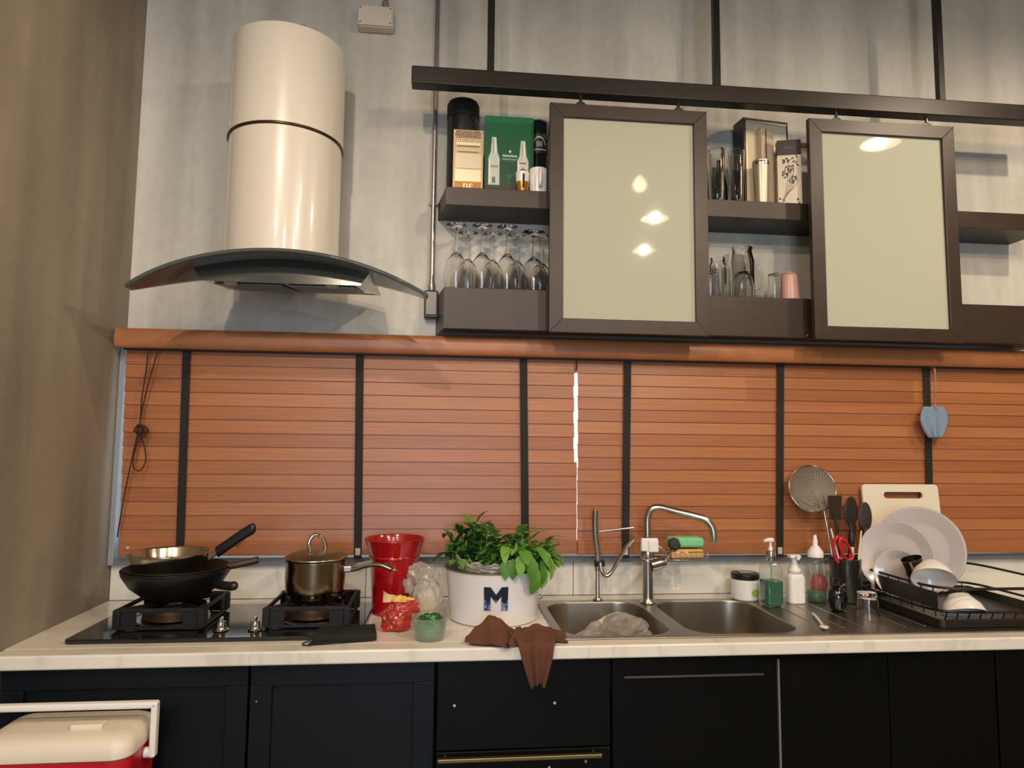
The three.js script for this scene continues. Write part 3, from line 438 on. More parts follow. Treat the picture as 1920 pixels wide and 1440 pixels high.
{
  const cab = (x0, x1, label) => thing('base_cabinet', label, 'cabinet', [0, 0, 0], { group: 'black base cabinets under the counter' });
  let g = cab(0, 0, 'black base cabinet under the left burner, behind the cooler'); carcass(g, -1.272, -0.662, M.cabinet); shaker(g, -1.268, -0.664, 0.11, 0.838, 0.6, M.cabinet);
  g = cab(0, 0, 'black panelled base cabinet under the saucepan'); carcass(g, -0.66, -0.178, M.cabinet); { const d = shaker(g, -0.657, -0.182, 0.11, 0.838, 0.604, M.cabinet); part(d, 'screw', ball(0.003, -0.64, 0.745, 0.6045, 8), M.pipe); }
  g = cab(0, 0, 'black drawer unit with a long bar handle below the brown cloth'); carcass(g, -0.176, 0.3, M.cabinetBlack, 0.69);
  { const d = part(g, 'drawer_front', span(-0.174, 0.298, 0.604, 0.838, 0.584, 0.6), M.cabinetBlack); for (const x of [-0.127, 0.144]) part(d, 'screw', ball(0.0042, x, 0.719, 0.6, 10), M.tapeEnd);
    const e = part(g, 'drawer_front', span(-0.174, 0.298, 0.36, 0.6, 0.584, 0.6), M.cabinetBlack); const h = part(e, 'handle', [rb(0.44, 0.011, 0.014, 0.003, 0.05, 0.589, 0.622), rb(0.008, 0.01, 0.02, 0.002, -0.15, 0.589, 0.609), rb(0.008, 0.01, 0.02, 0.002, 0.25, 0.589, 0.609)], S({ color: 0x8a7c58, roughness: 0.35, metalness: 0.9 })); void h;
    for (const [x, y] of [[0.23, 0.565], [0.13, 0.552]]) part(e, 'screw', ball(0.0042, x, y, 0.6, 10), M.tapeEnd);
    part(g, 'drawer_front', span(-0.174, 0.298, 0.11, 0.356, 0.584, 0.6), M.cabinetBlack); }
  g = cab(0, 0, 'plain black sink cabinet with a thin edge pull under the bowls'); carcass(g, 0.302, 0.778, M.cabinetBlack, 0.69); { const d = part(g, 'door', span(0.304, 0.776, 0.11, 0.832, 0.584, 0.6), M.cabinetBlack); part(d, 'edge_pull', rb(0.4, 0.006, 0.01, 0.002, 0.535, 0.783, 0.604), S({ color: 0x55544e, roughness: 0.4, metalness: 0.7 })); }
  g = cab(0, 0, 'plain black base cabinet under the drainer'); carcass(g, 0.782, 1.44, M.cabinetBlack, 0.69); { const d = part(g, 'door', span(0.784, 1.108, 0.11, 0.832, 0.584, 0.6), M.cabinetBlack); void d; part(g, 'door', span(1.111, 1.438, 0.11, 0.832, 0.584, 0.6), M.cabinetBlack); part(g, 'edge_strip', span(0.779, 0.7835, 0.12, 0.822, 0.59, 0.602, 0.0008), M.greyBox, 'thin bare metal edge strip'); }
  g = cab(0, 0, 'plain black base cabinet at far right under the dish rack'); carcass(g, 1.442, 2.1, M.cabinetBlack); part(g, 'door', span(1.444, 2.098, 0.11, 0.832, 0.584, 0.6), M.cabinetBlack);
}

// ================================================================== COOKTOP AND PANS
{
  const g = thing('gas_cooktop', 'black glass two burner gas cooktop set on the counter', 'cooktop', [-0.77, CT + 0.0005, 0.345]), X = -0.77, Z = 0.345;
  part(g, 'glass_plate', flat(rrect(0.77, 0.40, 0.015, 0, 0), 0.012, 0.003), M.blackGloss);
  for (const [bx_, bz] of [[-0.945, 0.35], [-0.545, 0.35]]) {
    const x = bx_ - X, z = bz - Z;
    part(g, 'drip_ring', lathe([[0.05, 0.0125], [0.108, 0.0125], [0.112, 0.018], [0.106, 0.024], [0.09, 0.018], [0.05, 0.016]], 40).translate(x, 0, z), M.steel, 'polished steel drip ring');
    const b = part(g, 'burner', lathe([[0.001, 0.013], [0.062, 0.013], [0.062, 0.03], [0.05, 0.034], [0.05, 0.042], [0.044, 0.047], [0.001, 0.047]], 36).translate(x, 0, z), M.iron); part(b, 'burner_cap', lathe([[0.001, 0.0475], [0.03, 0.0475], [0.03, 0.055], [0.026, 0.058], [0.001, 0.058]], 28).translate(x, 0, z), S({ color: 0x6b5238, roughness: 0.5, metalness: 0.5 }));
    part(g, 'wind_ring', lathe([[0.082, 0.026], [0.086, 0.026], [0.086, 0.058], [0.082, 0.058], [0.082, 0.026]], 36).translate(x, 0, z), S({ color: 0x4e3a26, roughness: 0.45, metalness: 0.6 }), 'brown stained steel ring around the burner');
    // pan support: square frame of flat bars with four uprights and prongs
    const bars = []; const q = 0.112; for (const s of [-1, 1]) { bars.push(rb(2 * q, 0.009, 0.009, 0.002, x, 0.018, z + s * q), rb(0.009, 0.009, 2 * q, 0.002, x + s * q, 0.018, z)); bars.push(rb(2 * q + 0.009, 0.012, 0.007, 0.002, x, 0.066, z + s * q), rb(0.007, 0.012, 2 * q, 0.002, x + s * q, 0.066, z)); for (const t of [-1, 1]) bars.push(rb(0.02, 0.052, 0.02, 0.003, x + s * q, 0.044, z + t * q)); bars.push(rb(0.05, 0.045, 0.004, 0.001, x + s * (q - 0.025), 0.042, z + q), rb(0.05, 0.045, 0.004, 0.001, x + s * (q - 0.025), 0.042, z - q), rb(0.004, 0.045, 0.05, 0.001, x + q, 0.042, z + s * (q - 0.025)), rb(0.004, 0.045, 0.05, 0.001, x - q, 0.042, z + s * (q - 0.025))); }
    for (let k = 0; k < 4; k++) { const a = k * Math.PI / 2 + Math.PI / 4; bars.push(rb(0.115, 0.012, 0.007, 0.002).translate(0.105, 0, 0).rotateY(a).translate(x, 0.066, z)); }
    part(g, 'pan_support', bars, M.iron);
  }
  for (const x of [-0.775, -0.683]) { const k = part(g, 'knob', lathe([[0.001, 0.0125], [0.02, 0.0125], [0.02, 0.016], [0.0125, 0.019], [0.0115, 0.036], [0.01, 0.038], [0.001, 0.038]], 24).translate(x - X, 0, 0.475 - Z), M.chrome); part(k, 'grip', rb(0.006, 0.012, 0.024, 0.002, x - X, 0.042, 0.475 - Z), M.chrome); }
}
const SUP = CT + 0.0005 + 0.0725;
{
  // black wok with a steel pan nested in it
  const x = -0.945, z = 0.35;
  const w = thing('wok', 'deep black iron wok on the left burner', 'wok', [x, SUP, z]); w.scale.setScalar(0.93);
  part(w, 'bowl', lathe([[0.001, 0], [0.06, 0.002], [0.1, 0.018], [0.135, 0.046], [0.158, 0.082], [0.162, 0.098], [0.159, 0.1], [0.154, 0.084], [0.131, 0.05], [0.097, 0.022], [0.058, 0.006], [0.001, 0.004]], 56), S({ color: 0x17181a, roughness: 0.38, metalness: 0.3 }));
  part(w, 'handle', tube([[0.13, 0.058, 0.05], [0.165, 0.058, 0.085], [0.2, 0.06, 0.11], [0.208, 0.062, 0.115]], 0.0135, 24, 12), M.blackPlastic, 'short black helper grip'); part(w, 'handle_cap', ball(0.0135, 0.208, 0.062, 0.115, 14), M.blackPlastic);
  const p = thing('steel_pan', 'shallow stainless steel pan nested inside the black wok', 'pan', [x - 0.022, SUP + 0.0665, z + 0.004]); p.scale.set(0.9, 1.35, 0.9);
  part(p, 'bowl', lathe([[0.001, 0], [0.09, 0], [0.104, 0.006], [0.122, 0.048], [0.126, 0.052], [0.122, 0.054], [0.118, 0.05], [0.101, 0.01], [0.088, 0.005], [0.001, 0.005]], 56).rotateX(0.0), S({ color: 0xc9c0ae, roughness: 0.17, metalness: 1 }));
  part(p, 'bracket', rb(0.05, 0.012, 0.022, 0.003).rotateZ(0.45).translate(0.145, 0.05, 0.0), S({ color: 0x7c6a4d, roughness: 0.4, metalness: 0.7 }));
  part(p, 'handle', tube([[0.15, 0.052, 0.0], [0.18, 0.066, 0.005], [0.235, 0.092, 0.01], [0.262, 0.103, 0.012]], 0.0125, 24, 12), M.blackPlastic, 'long black plastic grip'); part(p, 'handle_cap', ball(0.0125, 0.262, 0.103, 0.012, 14), M.blackPlastic);
  const f = thing('frying_pan', 'thin black frying pan stacked under the steel pan', 'pan', [x, SUP + 0.0505, z]); f.scale.setScalar(1.05);
  part(f, 'bowl', lathe([[0.001, 0], [0.085, 0], [0.1, 0.004], [0.135, 0.032], [0.14, 0.034], [0.134, 0.036], [0.1, 0.009], [0.085, 0.005], [0.001, 0.005]], 48).translate(0, 0.008, 0), M.iron);
  part(f, 'handle', tube([[0.135, 0.04, -0.01], [0.16, 0.044, -0.012], [0.2, 0.052, -0.02], [0.215, 0.056, -0.022]], 0.01, 20, 10), S({ color: 0x3a2718, roughness: 0.5 }), 'dark brown grip');
}
{
  const s = thing('saucepan', 'bronze toned lidded saucepan on the right burner', 'saucepan', [-0.545, SUP, 0.35]);
  part(s, 'body', lathe([[0.001, 0], [0.07, 0], [0.079, 0.006], [0.086, 0.03], [0.088, 0.06], [0.087, 0.108], [0.0895, 0.112], [0.087, 0.115], [0.084, 0.11], [0.084, 0.06], [0.082, 0.03], [0.07, 0.006], [0.001, 0.005]], 56), M.bronze);
  const lid = part(s, 'lid', lathe([[0.089, 0.1165], [0.0915, 0.119], [0.089, 0.122], [0.075, 0.131], [0.045, 0.14], [0.001, 0.1435]], 56), M.lidSteel); part(lid, 'lid_rim', lathe([[0.0885, 0.1155], [0.0925, 0.117], [0.0925, 0.121], [0.089, 0.1228]], 56), M.steel);
  part(lid, 'lid_handle', tube([[-0.016, 0.14, 0.012], [-0.02, 0.165, 0.012], [-0.006, 0.186, 0.008], [0.014, 0.18, 0], [0.024, 0.16, -0.006], [0.026, 0.138, -0.008]], 0.006, 32, 10), M.chrome);
  part(s, 'handle', [tube([[0.085, 0.085, 0.0], [0.11, 0.083, 0.01], [0.15, 0.096, 0.02], [0.19, 0.1, 0.03], [0.228, 0.088, 0.04]], 0.0068, 32, 10), rb(0.03, 0.02, 0.024, 0.004, 0.094, 0.085, 0.003)], M.steel);
  part(s, 'handle_ring', new THREE.TorusGeometry(0.008, 0.003, 8, 20).rotateX(1.3).translate(0.236, 0.086, 0.042), M.steel);
  part(s, 'bolster', rb(0.05, 0.013, 0.012, 0.003).rotateY(-0.2).rotateZ(0.22).translate(0.145, 0.102, 0.018), M.greyBox);
}
{
  const g = thing('black_mat', 'black folded mat draped over the cooktop corner onto marble', 'mat', [-0.43, CT, 0.5]);
  part(g, 'mat', sheet((u, v) => { const x = -0.085 + 0.175 * u + 0.03 * (1 - v) * (0.5 - u), z = -0.045 + (0.145 - 0.035 * u) * v; const over = z > 0.046 ? Math.min(1, (z - 0.046) / 0.02) : 0; return [x, 0.0165 - 0.013 * over + 0.003 * Math.sin(u * 7 + v * 5) * (1 - over) * 0.4 + (x > -0.345 + 0.43 ? -0.013 * Math.min(1, (x - 0.085) / 0.02) * (1 - over) : 0), z]; }, 30, 24, 0.0025), S({ color: 0x121411, roughness: 0.8 }));
  part(g, 'wire_loop', tube([[-0.085, 0.006, 0.07], [-0.1, 0.005, 0.085], [-0.095, 0.0045, 0.102], [-0.078, 0.0045, 0.1], [-0.07, 0.005, 0.085]], 0.0018, 24, 6), M.iron);
}
// ================================================================== THINGS BETWEEN COOKTOP AND SINK
{
  const b = thing('red_bucket', 'tall glossy red plastic bucket with a flared rim', 'bucket', [-0.318, CT, 0.24]); b.scale.set(0.94, 0.97, 0.94);
  part(b, 'body', lathe([[0.001, 0], [0.066, 0], [0.07, 0.004], [0.08, 0.16], [0.084, 0.19], [0.098, 0.228], [0.1, 0.236], [0.103, 0.238], [0.102, 0.243], [0.097, 0.241], [0.094, 0.228], [0.081, 0.19], [0.077, 0.16], [0.067, 0.007], [0.001, 0.006]], 56), M.red);
  part(b, 'rim_rib', lathe([[0.0815, 0.176], [0.086, 0.179], [0.087, 0.184], [0.0845, 0.188]], 56), M.red);
}
{
  const g = thing('plastic_bag', 'knotted clear plastic bag of white food beside the enamel pot', 'bag', [-0.212, CT, 0.318]);
  const crumple = (p, f, o) => 0.16 - Math.abs(fbm(p.x * f + o, p.y * f * 0.7, p.z * f, 3)) * 1.1 + 0.25 * fbm(p.x * f * 2.4, p.y * f * 2.4 + o, p.z * f * 2.4, 2);
  const blob = displace(new THREE.IcosahedronGeometry(0.05, 6), (p) => { const v = p.clone().multiplyScalar(1 + 0.55 * crumple(p, 34, 3)); v.y = v.y * 1.35 + 0.062; const k = v.y > 0.085 ? 1 - 0.4 * Math.min(1, (v.y - 0.085) / 0.05) : 1; v.x *= k * 0.98; v.z *= k * 0.9; v.y = Math.max(0.0015, v.y); return v; });
  part(g, 'bag', facet(blob), M.bag); part(g, 'food', displace(new THREE.IcosahedronGeometry(0.04, 4), (p) => V3(p.x * 0.85, Math.max(0.004, p.y * 1.05 + 0.045), p.z * 0.8)), S({ color: 0xe6dfc4, roughness: 0.7 }));
  part(g, 'bag_neck', facet(displace(new THREE.IcosahedronGeometry(0.042, 6), (p) => { const v = p.clone().multiplyScalar(1 + 0.85 * crumple(p, 36, 9)); v.x = v.x * 1.15 - 0.012; v.y = v.y * 0.8 + 0.132 - 0.15 * v.x; v.z *= 0.75; return v; })), M.film);
  part(g, 'bag_knot', displace(new THREE.IcosahedronGeometry(0.016, 4), (p) => { const v = p.clone().multiplyScalar(1 + fbm(p.x * 70, p.y * 70, p.z * 70, 2) * 0.8); return V3(v.x - 0.055, v.y * 1.5 + 0.105, v.z + 0.03); }), M.film);
}
{
  const print = canvasTex(256, 256, (q, w, h) => { q.fillStyle = '#a82a20'; q.fillRect(0, 0, w, h); let s = 11; const r = () => { s = (s * 16807) % 2147483647; return s / 2147483647; };
    for (let i = 0; i < 40; i++) { q.fillStyle = ['#d9a878', '#ddc3ad', '#8f1614', '#b5382a', '#e0cdb8', '#a83a2a', '#9c1c18', '#cf8f72'][i % 8]; const x = r() * w, y = r() * h, a = 12 + r() * 30; q.beginPath(); q.moveTo(x, y); q.lineTo(x + a, y + (r() - 0.5) * 34); q.lineTo(x + a * r(), y + 6 + r() * 18); q.closePath(); q.fill(); }
    q.fillStyle = '#d9b45c'; q.fillRect(0, 0, w, 46); });
  const g = thing('snack_packet', 'crumpled red snack packet at the cooktop corner', 'packet', [-0.288, CT, 0.462]);
  const geo = displace(new THREE.SphereGeometry(0.05, 40, 26), (p) => { const n = fbm(p.x * 30 + 4, p.y * 30, p.z * 30, 3); const v = p.clone().multiplyScalar(1 + n * 0.75); v.x *= 0.95; v.y = v.y * 0.98; v.z *= 0.6; v.x += v.y * 0.12; v.y = Math.max(0.001, v.y + 0.046 + 0.14 * v.x); return v; });
  const p = geo.attributes.position, uv = geo.attributes.uv; for (let i = 0; i < p.count; i++) uv.setXY(i, p.getX(i) * 9 + 0.5, p.getY(i) * 9 + 0.05);
  part(g, 'packet', facet(geo), PH({ map: print, roughness: 0.4, clearcoat: 0.25, clearcoatRoughness: 0.25 }));
  part(g, 'torn_flap', displace(sheet((u, v) => [-0.045 + 0.07 * u, 0.082 + 0.03 * v - 0.03 * u * v, 0.006 + 0.012 * Math.sin(u * 9) * v - 0.01 * v], 14, 8, 0.0012), (q) => q), S({ color: 0xe0c08a, roughness: 0.35 }), 'pale torn opening of the packet');
}
{
  const g = thing('herb_tub', 'small clear plastic tub of chopped green herbs', 'tub', [-0.197, CT, 0.548]);
  part(g, 'tub', lathe([[0.001, 0.003], [0.036, 0.003], [0.0395, 0.008], [0.049, 0.06], [0.0505, 0.062], [0.0515, 0.061], [0.0505, 0.058], [0.041, 0.004], [0.037, 0], [0.001, 0]], 44), PH({ color: 0xe4ede4, transmission: 0.86, thickness: 0, roughness: 0.15, ior: 1.45 }));
  const gm = [S({ color: 0x2f6b36, roughness: 0.8 }), S({ color: 0x639f5c, roughness: 0.8 }), S({ color: 0x2a5c31, roughness: 0.8 })];
  part(g, 'herbs', displace(new THREE.IcosahedronGeometry(0.045, 5), (p) => { const n = fbm(p.x * 60, p.y * 60, p.z * 60, 3) * 0.2; const k = Math.min(1.02, 0.82 + Math.max(0, p.y + 0.045) * 2.6); return V3(p.x * k * 0.93 * (1 + n * 0.2), Math.max(0.0045, 0.03 + p.y * 0.75 + n * 0.02), p.z * k * 0.93 * (1 + n * 0.2)); }), gm[1]);
  const flake = []; for (let i = 0; i < 90; i++) { const a = rr(0, 6.28), r = Math.sqrt(rnd()) * 0.038; flake.push(sheet((u, v) => [(u - 0.5) * 0.012, 0.003 * Math.sin(u * 3.1), (v - 0.5) * 0.008], 2, 2, 0.0006).rotateX(rr(-0.8, 0.8)).rotateY(rr(0, 6)).translate(r * Math.cos(a), 0.05 + rr(0, 0.014) - r * 0.1, r * Math.sin(a))); }
  const fm = part(g, 'herb_flakes', flake, gm[2]); fm.userData.kind = 'stuff';
}
// ------------------------------------------------------------------ enamel pot with vegetables
const leafGeo = (L, W, curl, cup, wav = 0) => sheet((u, v) => { const t = v, w = W * Math.pow(Math.sin(Math.PI * Math.min(1, 0.06 + t * 0.94)), 0.75) * (1 - 0.3 * t), s = (u - 0.5) * 2; const a = curl * t; return [s * w * (1 + wav * Math.sin(t * 22)), L * (curl ? Math.sin(a) / curl : t) + 0, -cup * s * s * w + L * (curl ? (1 - Math.cos(a)) / curl : 0) + wav * 0.012 * Math.sin(t * 20 + s * 3) * Math.abs(s)]; }, 4, 6);
const POT = [-0.003, CT, 0.315];
{
  const g = thing('enamel_pot', 'white enamel pot printed with a large letter M', 'pot', POT);
  part(g, 'body', lathe([[0.001, 0], [0.13, 0], [0.137, 0.005], [0.15, 0.15], [0.1535, 0.153], [0.1535, 0.158], [0.149, 0.158], [0.1465, 0.15], [0.134, 0.008], [0.001, 0.006]], 64), M.enamel);
  part(g, 'rim', lathe([[0.1505, 0.1535], [0.1548, 0.155], [0.1548, 0.159], [0.149, 0.1598]], 64), S({ color: 0x6d7258, roughness: 0.35, metalness: 0.5 }), 'worn dark rim');
  const m = new THREE.Shape([[0, 0], [0.019, 0], [0.019, 0.042], [0.0345, 0.022], [0.05, 0.042], [0.05, 0], [0.069, 0], [0.069, 0.068], [0.05, 0.068], [0.0345, 0.046], [0.019, 0.068], [0, 0.068]].map(([x, y]) => V2(x, y)));
  const mt = canvasTex(128, 128, (q, w, h) => { q.fillStyle = '#12182c'; q.fillRect(0, 0, w, h); let s = 3; const r = () => { s = (s * 16807) % 2147483647; return s / 2147483647; }; for (let i = 0; i < 80; i++) { q.fillStyle = ['#48649a', '#7f95b8', '#a5adb8', '#2d3f6c'][i % 4]; q.globalAlpha = 0.75; q.beginPath(); q.ellipse(r() * w, h * (0.55 + 0.45 * Math.sqrt(r())), 7 + 9 * r(), 3 + 6 * r(), r() * 3, 0, 6.3); q.fill(); } });  // navy, with random paler blue and grey blotches over the lower half
  const mg = displace(ext(m, 0.0016), (p) => V3(p.x, p.y, p.z)), P = mg.attributes.position, U = mg.attributes.uv;
  for (let i = 0; i < P.count; i++) { const px = P.getX(i), py = P.getY(i), pz = P.getZ(i), y = py + 0.052, R = 0.1378 + 0.0128 * (y - 0.005) / 0.145 + pz + 0.0004, a = (px - 0.0345) / 0.143 - 0.03; U.setXY(i, px / 0.069, py / 0.068); P.setXYZ(i, R * Math.sin(a), y, R * Math.cos(a)); }
  mg.computeVertexNormals(); part(g, 'letter_print', mg, S({ map: mt, roughness: 0.4 }), 'navy letter M with blotchy paler blue lower half');
  for (const s of [-1, 1]) part(g, 'ear_handle', tube([[s * 0.148, 0.1, -0.03], [s * 0.168, 0.1, -0.028], [s * 0.174, 0.1, 0], [s * 0.168, 0.1, 0.028], [s * 0.148, 0.1, 0.03]].map(([a, b, c]) => [a * Math.cos(0.9) - c * Math.sin(0.9) * s * 0 , b, c - Math.abs(a) * 0.5]), 0.004, 20, 8), M.steel);
}
const leafMats = [0x4f8a2a, 0x376f26, 0x7bb043, 0x619c33, 0x93bf52, 0x2a5c28].map((c) => PH({ color: c, roughness: 0.6, transmission: 0.25, thickness: 0, side: THREE.DoubleSide }));
{
  const gA = [leafGeo(0.05, 0.013, 0.9, 0.2), leafGeo(0.04, 0.015, 0.6, 0.3, 0.2), leafGeo(0.06, 0.012, 1.3, 0.2)];
  const put = (g, geo, mat, pos, yaw, pitch, s = 1) => { const m = part(g, 'leaf', geo, mat); m.position.set(...pos); m.rotation.set(pitch, yaw, 0, 'YXZ'); m.scale.setScalar(s); };
  // herb bunch at the back left
  const h = thing('herb_bunch', 'dark leafy herb bunch at the left of the white pot', 'vegetable', [POT[0] - 0.035, CT + 0.008, POT[2] - 0.01]), hb = [];
  for (let i = 0; i < 58; i++) { const a = rr(0, 6.28), r = 0.112 * Math.sqrt(rnd()), top = [r * Math.cos(a) * 1.05 + 0.005, rr(0.2, 0.305) - r * 0.5, r * Math.sin(a) * 0.7]; hb.push([top, a]); }
  part(h, 'stems', hb.map(([t]) => tube([[t[0] * 0.3, 0.01, t[2] * 0.3], [t[0] * 0.6, t[1] * 0.5, t[2] * 0.6], t], 0.0016, 8, 5)), leafMats[4]);
  for (const [t, a] of hb) for (let k = 0; k < 5; k++) put(h, gA[(k + Math.round(a * 9)) % 3], leafMats[[1, 5, 0, 1, 3, 5][Math.floor(rnd() * 6)]], [t[0] + rr(-0.012, 0.012), Math.max(0.178, t[1] - k * 0.013 + rr(-0.006, 0.006)), t[2] + rr(-0.01, 0.01)], rr(0, 6.28), rr(0.2, 1.6), rr(0.9, 1.4));
  // basil-like greens spilling over the right rim
  const b = thing('leafy_greens', 'bright leafy greens spilling over the right side of the pot', 'vegetable', [POT[0] + 0.075, CT + 0.008, POT[2] + 0.01]), bb = [];
  const gB = [leafGeo(0.07, 0.017, 1.0, 0.25), leafGeo(0.06, 0.02, 0.7, 0.3, 0.12), leafGeo(0.085, 0.016, 1.4, 0.2)];
  for (let i = 0; i < 50; i++) { const a = rr(-1.2, 3.0), r = 0.115 * Math.sqrt(rnd()), t = [r * Math.cos(a) * 0.9 + 0.0, rr(0.18, 0.29) - r * 0.6, r * Math.sin(a) * 0.85]; bb.push([t, a]); }
  part(b, 'stems', bb.map(([t]) => tube([[t[0] * 0.3, 0.01, t[2] * 0.3], [t[0] * 0.55, t[1] * 0.6, t[2] * 0.5], t], 0.002, 8, 5)), leafMats[2]);
  for (const [t, a] of bb) for (let k = 0; k < 5; k++) put(b, gB[Math.floor(rnd() * 3)], leafMats[[2, 3, 4, 0, 2, 3][Math.floor(rnd() * 6)]], [t[0] + rr(-0.014, 0.014), Math.max(0.178, t[1] - k * 0.014), t[2] + rr(-0.012, 0.012)], Math.PI / 2 - a + rr(-1.1, 1.1), rr(0.4, 2.0), rr(0.6, 0.95));
  // leaves that hang down in front of the rim
  for (const [x, y, z, yaw, pi, s] of [[-0.055, 0.185, 0.128, 0.1, 2.5, 0.95], [-0.03, 0.19, 0.135, -0.3, 2.75, 1.0], [0.02, 0.2, 0.13, 0.3, 2.5, 1.15], [0.035, 0.17, 0.137, 0.2, 2.85, 1.25], [0.055, 0.185, 0.118, 0.6, 2.6, 1.1], [0.06, 0.16, 0.114, 0.5, 2.9, 1.05], [0.075, 0.195, 0.09, 0.8, 2.4, 1.1], [-0.01, 0.2, 0.13, 0, 2.3, 1], [0.085, 0.18, 0.06, 1.1, 2.6, 1], [0.0, 0.215, 0.11, 0.2, 1.9, 1.1], [0.045, 0.22, 0.09, 0.5, 1.8, 1.1], [-0.05, 0.225, 0.09, -0.1, 1.9, 1]]) put(b, gB[Math.floor(rnd() * 3)], leafMats[[0, 2, 3][Math.floor(rnd() * 3)]], [x, y, z], yaw, pi, s);
  for (const [yaw, pi] of [[0.9, 0.45], [0.2, 0.3], [1.4, 0.7]]) put(b, gB[2], leafMats[2], [0.0, 0.235, 0.02], yaw, pi, 1.2);
  // pale lettuce heart at the left rim
  const l = thing('lettuce_heart', 'pale yellow green lettuce heart tucked at the left rim of pot', 'vegetable', [POT[0] - 0.075, CT + 0.008, POT[2] + 0.072]);
  const gL = [leafGeo(0.05, 0.016, 0.8, 0.4, 0.25), leafGeo(0.04, 0.018, 0.5, 0.4, 0.3)], lm = [0x9fc044, 0xb9cf62, 0x86b036].map((c) => PH({ color: c, roughness: 0.6, transmission: 0.25, thickness: 0, side: THREE.DoubleSide }));
  part(l, 'stem', cyl(0.012, 0.02, 0.15, 0, 0, 0, 14), lm[1]);
  for (let i = 0; i < 16; i++) put(l, gL[i % 2], lm[i % 3], [rr(-0.016, 0.016), 0.148 + rr(-0.01, 0.006), rr(-0.014, 0.014)], i * 0.8, rr(0.1, 1.1), rr(0.7, 1));
  const c = thing('vegetable_wrapper', 'crinkled clear wrapper around the herbs at the pot rim', 'wrapper', [POT[0] - 0.05, CT + 0.15, POT[2] + 0.095]);
  part(c, 'wrapper', sheet((u, v) => { const a = -1.15 + 1.75 * u, R = 0.118 + 0.012 * fbm(u * 9, v * 6, 2, 3) + 0.012 * v; return [R * Math.sin(a) + 0.045, 0.006 + v * (0.05 + 0.035 * fbm(u * 6, 1, 5, 2) - 0.025 * Math.sin(u * 3.1)), R * Math.cos(a) - 0.088]; }, 44, 12, 0.0008), M.bag);
}
// ------------------------------------------------------------------ brown cloth
{
  const g = thing('kitchen_cloth', 'brown cloth heaped on the counter edge and hanging over it', 'cloth', [0.05, CT, 0.6]);
  const lump = (rx, ry, rz, x, y, z, sd, fr = 22) => displace(new THREE.IcosahedronGeometry(1, 6), (p) => { const k = 0.86 + 0.55 * fbm(p.x * 1.1 + sd, p.y * 1.3, p.z * 1.1 - sd, 2) - 0.16 * Math.pow(Math.abs(Math.sin(p.x * 2.2 + p.y * 1.7 - p.z * 1.3 + sd)), 5) - 0.12 * Math.pow(Math.abs(Math.sin(p.x * 1.4 - p.y * 2.6 + p.z * 2.1 + sd * 2)), 6); return V3(p.x * rx * k + x, Math.max(0.001, p.y * ry * k + y), p.z * rz * k + z); });
  const flapFn = (u, v) => { // over the edge and down to a point
    const s = (u - 0.5) * 2, w = 0.066 - 0.05 * Math.pow(v, 1.3), edge = 0.046, fold = 0.006 * Math.sin(u * 13 + v * 3) * (0.4 + v); const d = v * 0.15; let y, z;
    if (d < 0.06) { z = 0.0 + d * 0.8; y = 0.03 - d * 0.2 + fold; } else { const q = Math.min(1, (d - 0.06) / 0.03); z = 0.048 + 0.014 * Math.sin(q * 1.57) + fold * 0.8; y = 0.018 - (d - 0.06) * (0.35 + 0.65 * q) * 1.18; }
    return [0.03 + s * w + 0.012 * v, y - 0.014 * Math.abs(s) * v, z];
  };
  const tent = (cx, cz, hx, hz, h, turn, cr) => sheet((u, v) => {
    const a = (u - 0.5) * 2, b = (v - 0.5) * 2, c = Math.cos(turn), d = Math.sin(turn), wob = 0.14 * fbm(a * 1.6 + cr, b * 1.6, cr, 2), r = Math.max(Math.abs(a + 0.25 * b), Math.abs(b)) + wob;
    const crease = 0.16 * Math.pow(Math.abs(Math.sin(a * 2.6 + b * 3.4 + cr)), 3) + 0.1 * Math.pow(Math.abs(Math.sin(a * 4.4 - b * 2.1 + cr * 2)), 4), y = h * Math.max(0, Math.min(1, 1.12 - 1.05 * r)) * (0.82 + crease) + 0.002;
    const k = 1 + 0.12 * fbm(a * 2 + cr, b * 2, 3, 2); const x = a * hx * k, z = b * hz * k; return [cx + x * c - z * d, y, cz + x * d + z * c]; }, 40, 34);
  part(g, 'cloth', [tent(-0.078, -0.008, 0.062, 0.05, 0.07, 0.35, 1.3), tent(0.045, -0.028, 0.085, 0.04, 0.04, 0.08, 4.1), tent(-0.008, 0.0, 0.05, 0.035, 0.04, -0.5, 7.7), sheet(flapFn, 34, 40, -0.005)], S({ color: 0x5c3826, roughness: 0.95, side: THREE.DoubleSide }));
}
// ------------------------------------------------------------------ chrome fitting at the sink corner
{
  const g = thing('drain_stopper', 'small chrome fitting on a rod at the left sink corner', 'fitting', [0.152, CT + 0.0005, 0.17]);
  part(g, 'base', lathe([[0.001, 0], [0.016, 0], [0.016, 0.006], [0.006, 0.012], [0.004, 0.03], [0.001, 0.03]], 20), M.chrome); part(g, 'rod', rod([0, 0.03, 0], [0.004, 0.14, 0], 0.0028), M.chrome);
  for (const [x, y, z, r] of [[-0.011, 0.028, 0.006, 0.009], [0.011, 0.03, 0.005, 0.009], [0, 0.045, 0.008, 0.01], [0, 0.024, 0.014, 0.008]]) part(g, 'knob', ball(r, x, y, z, 16), M.chrome);
}
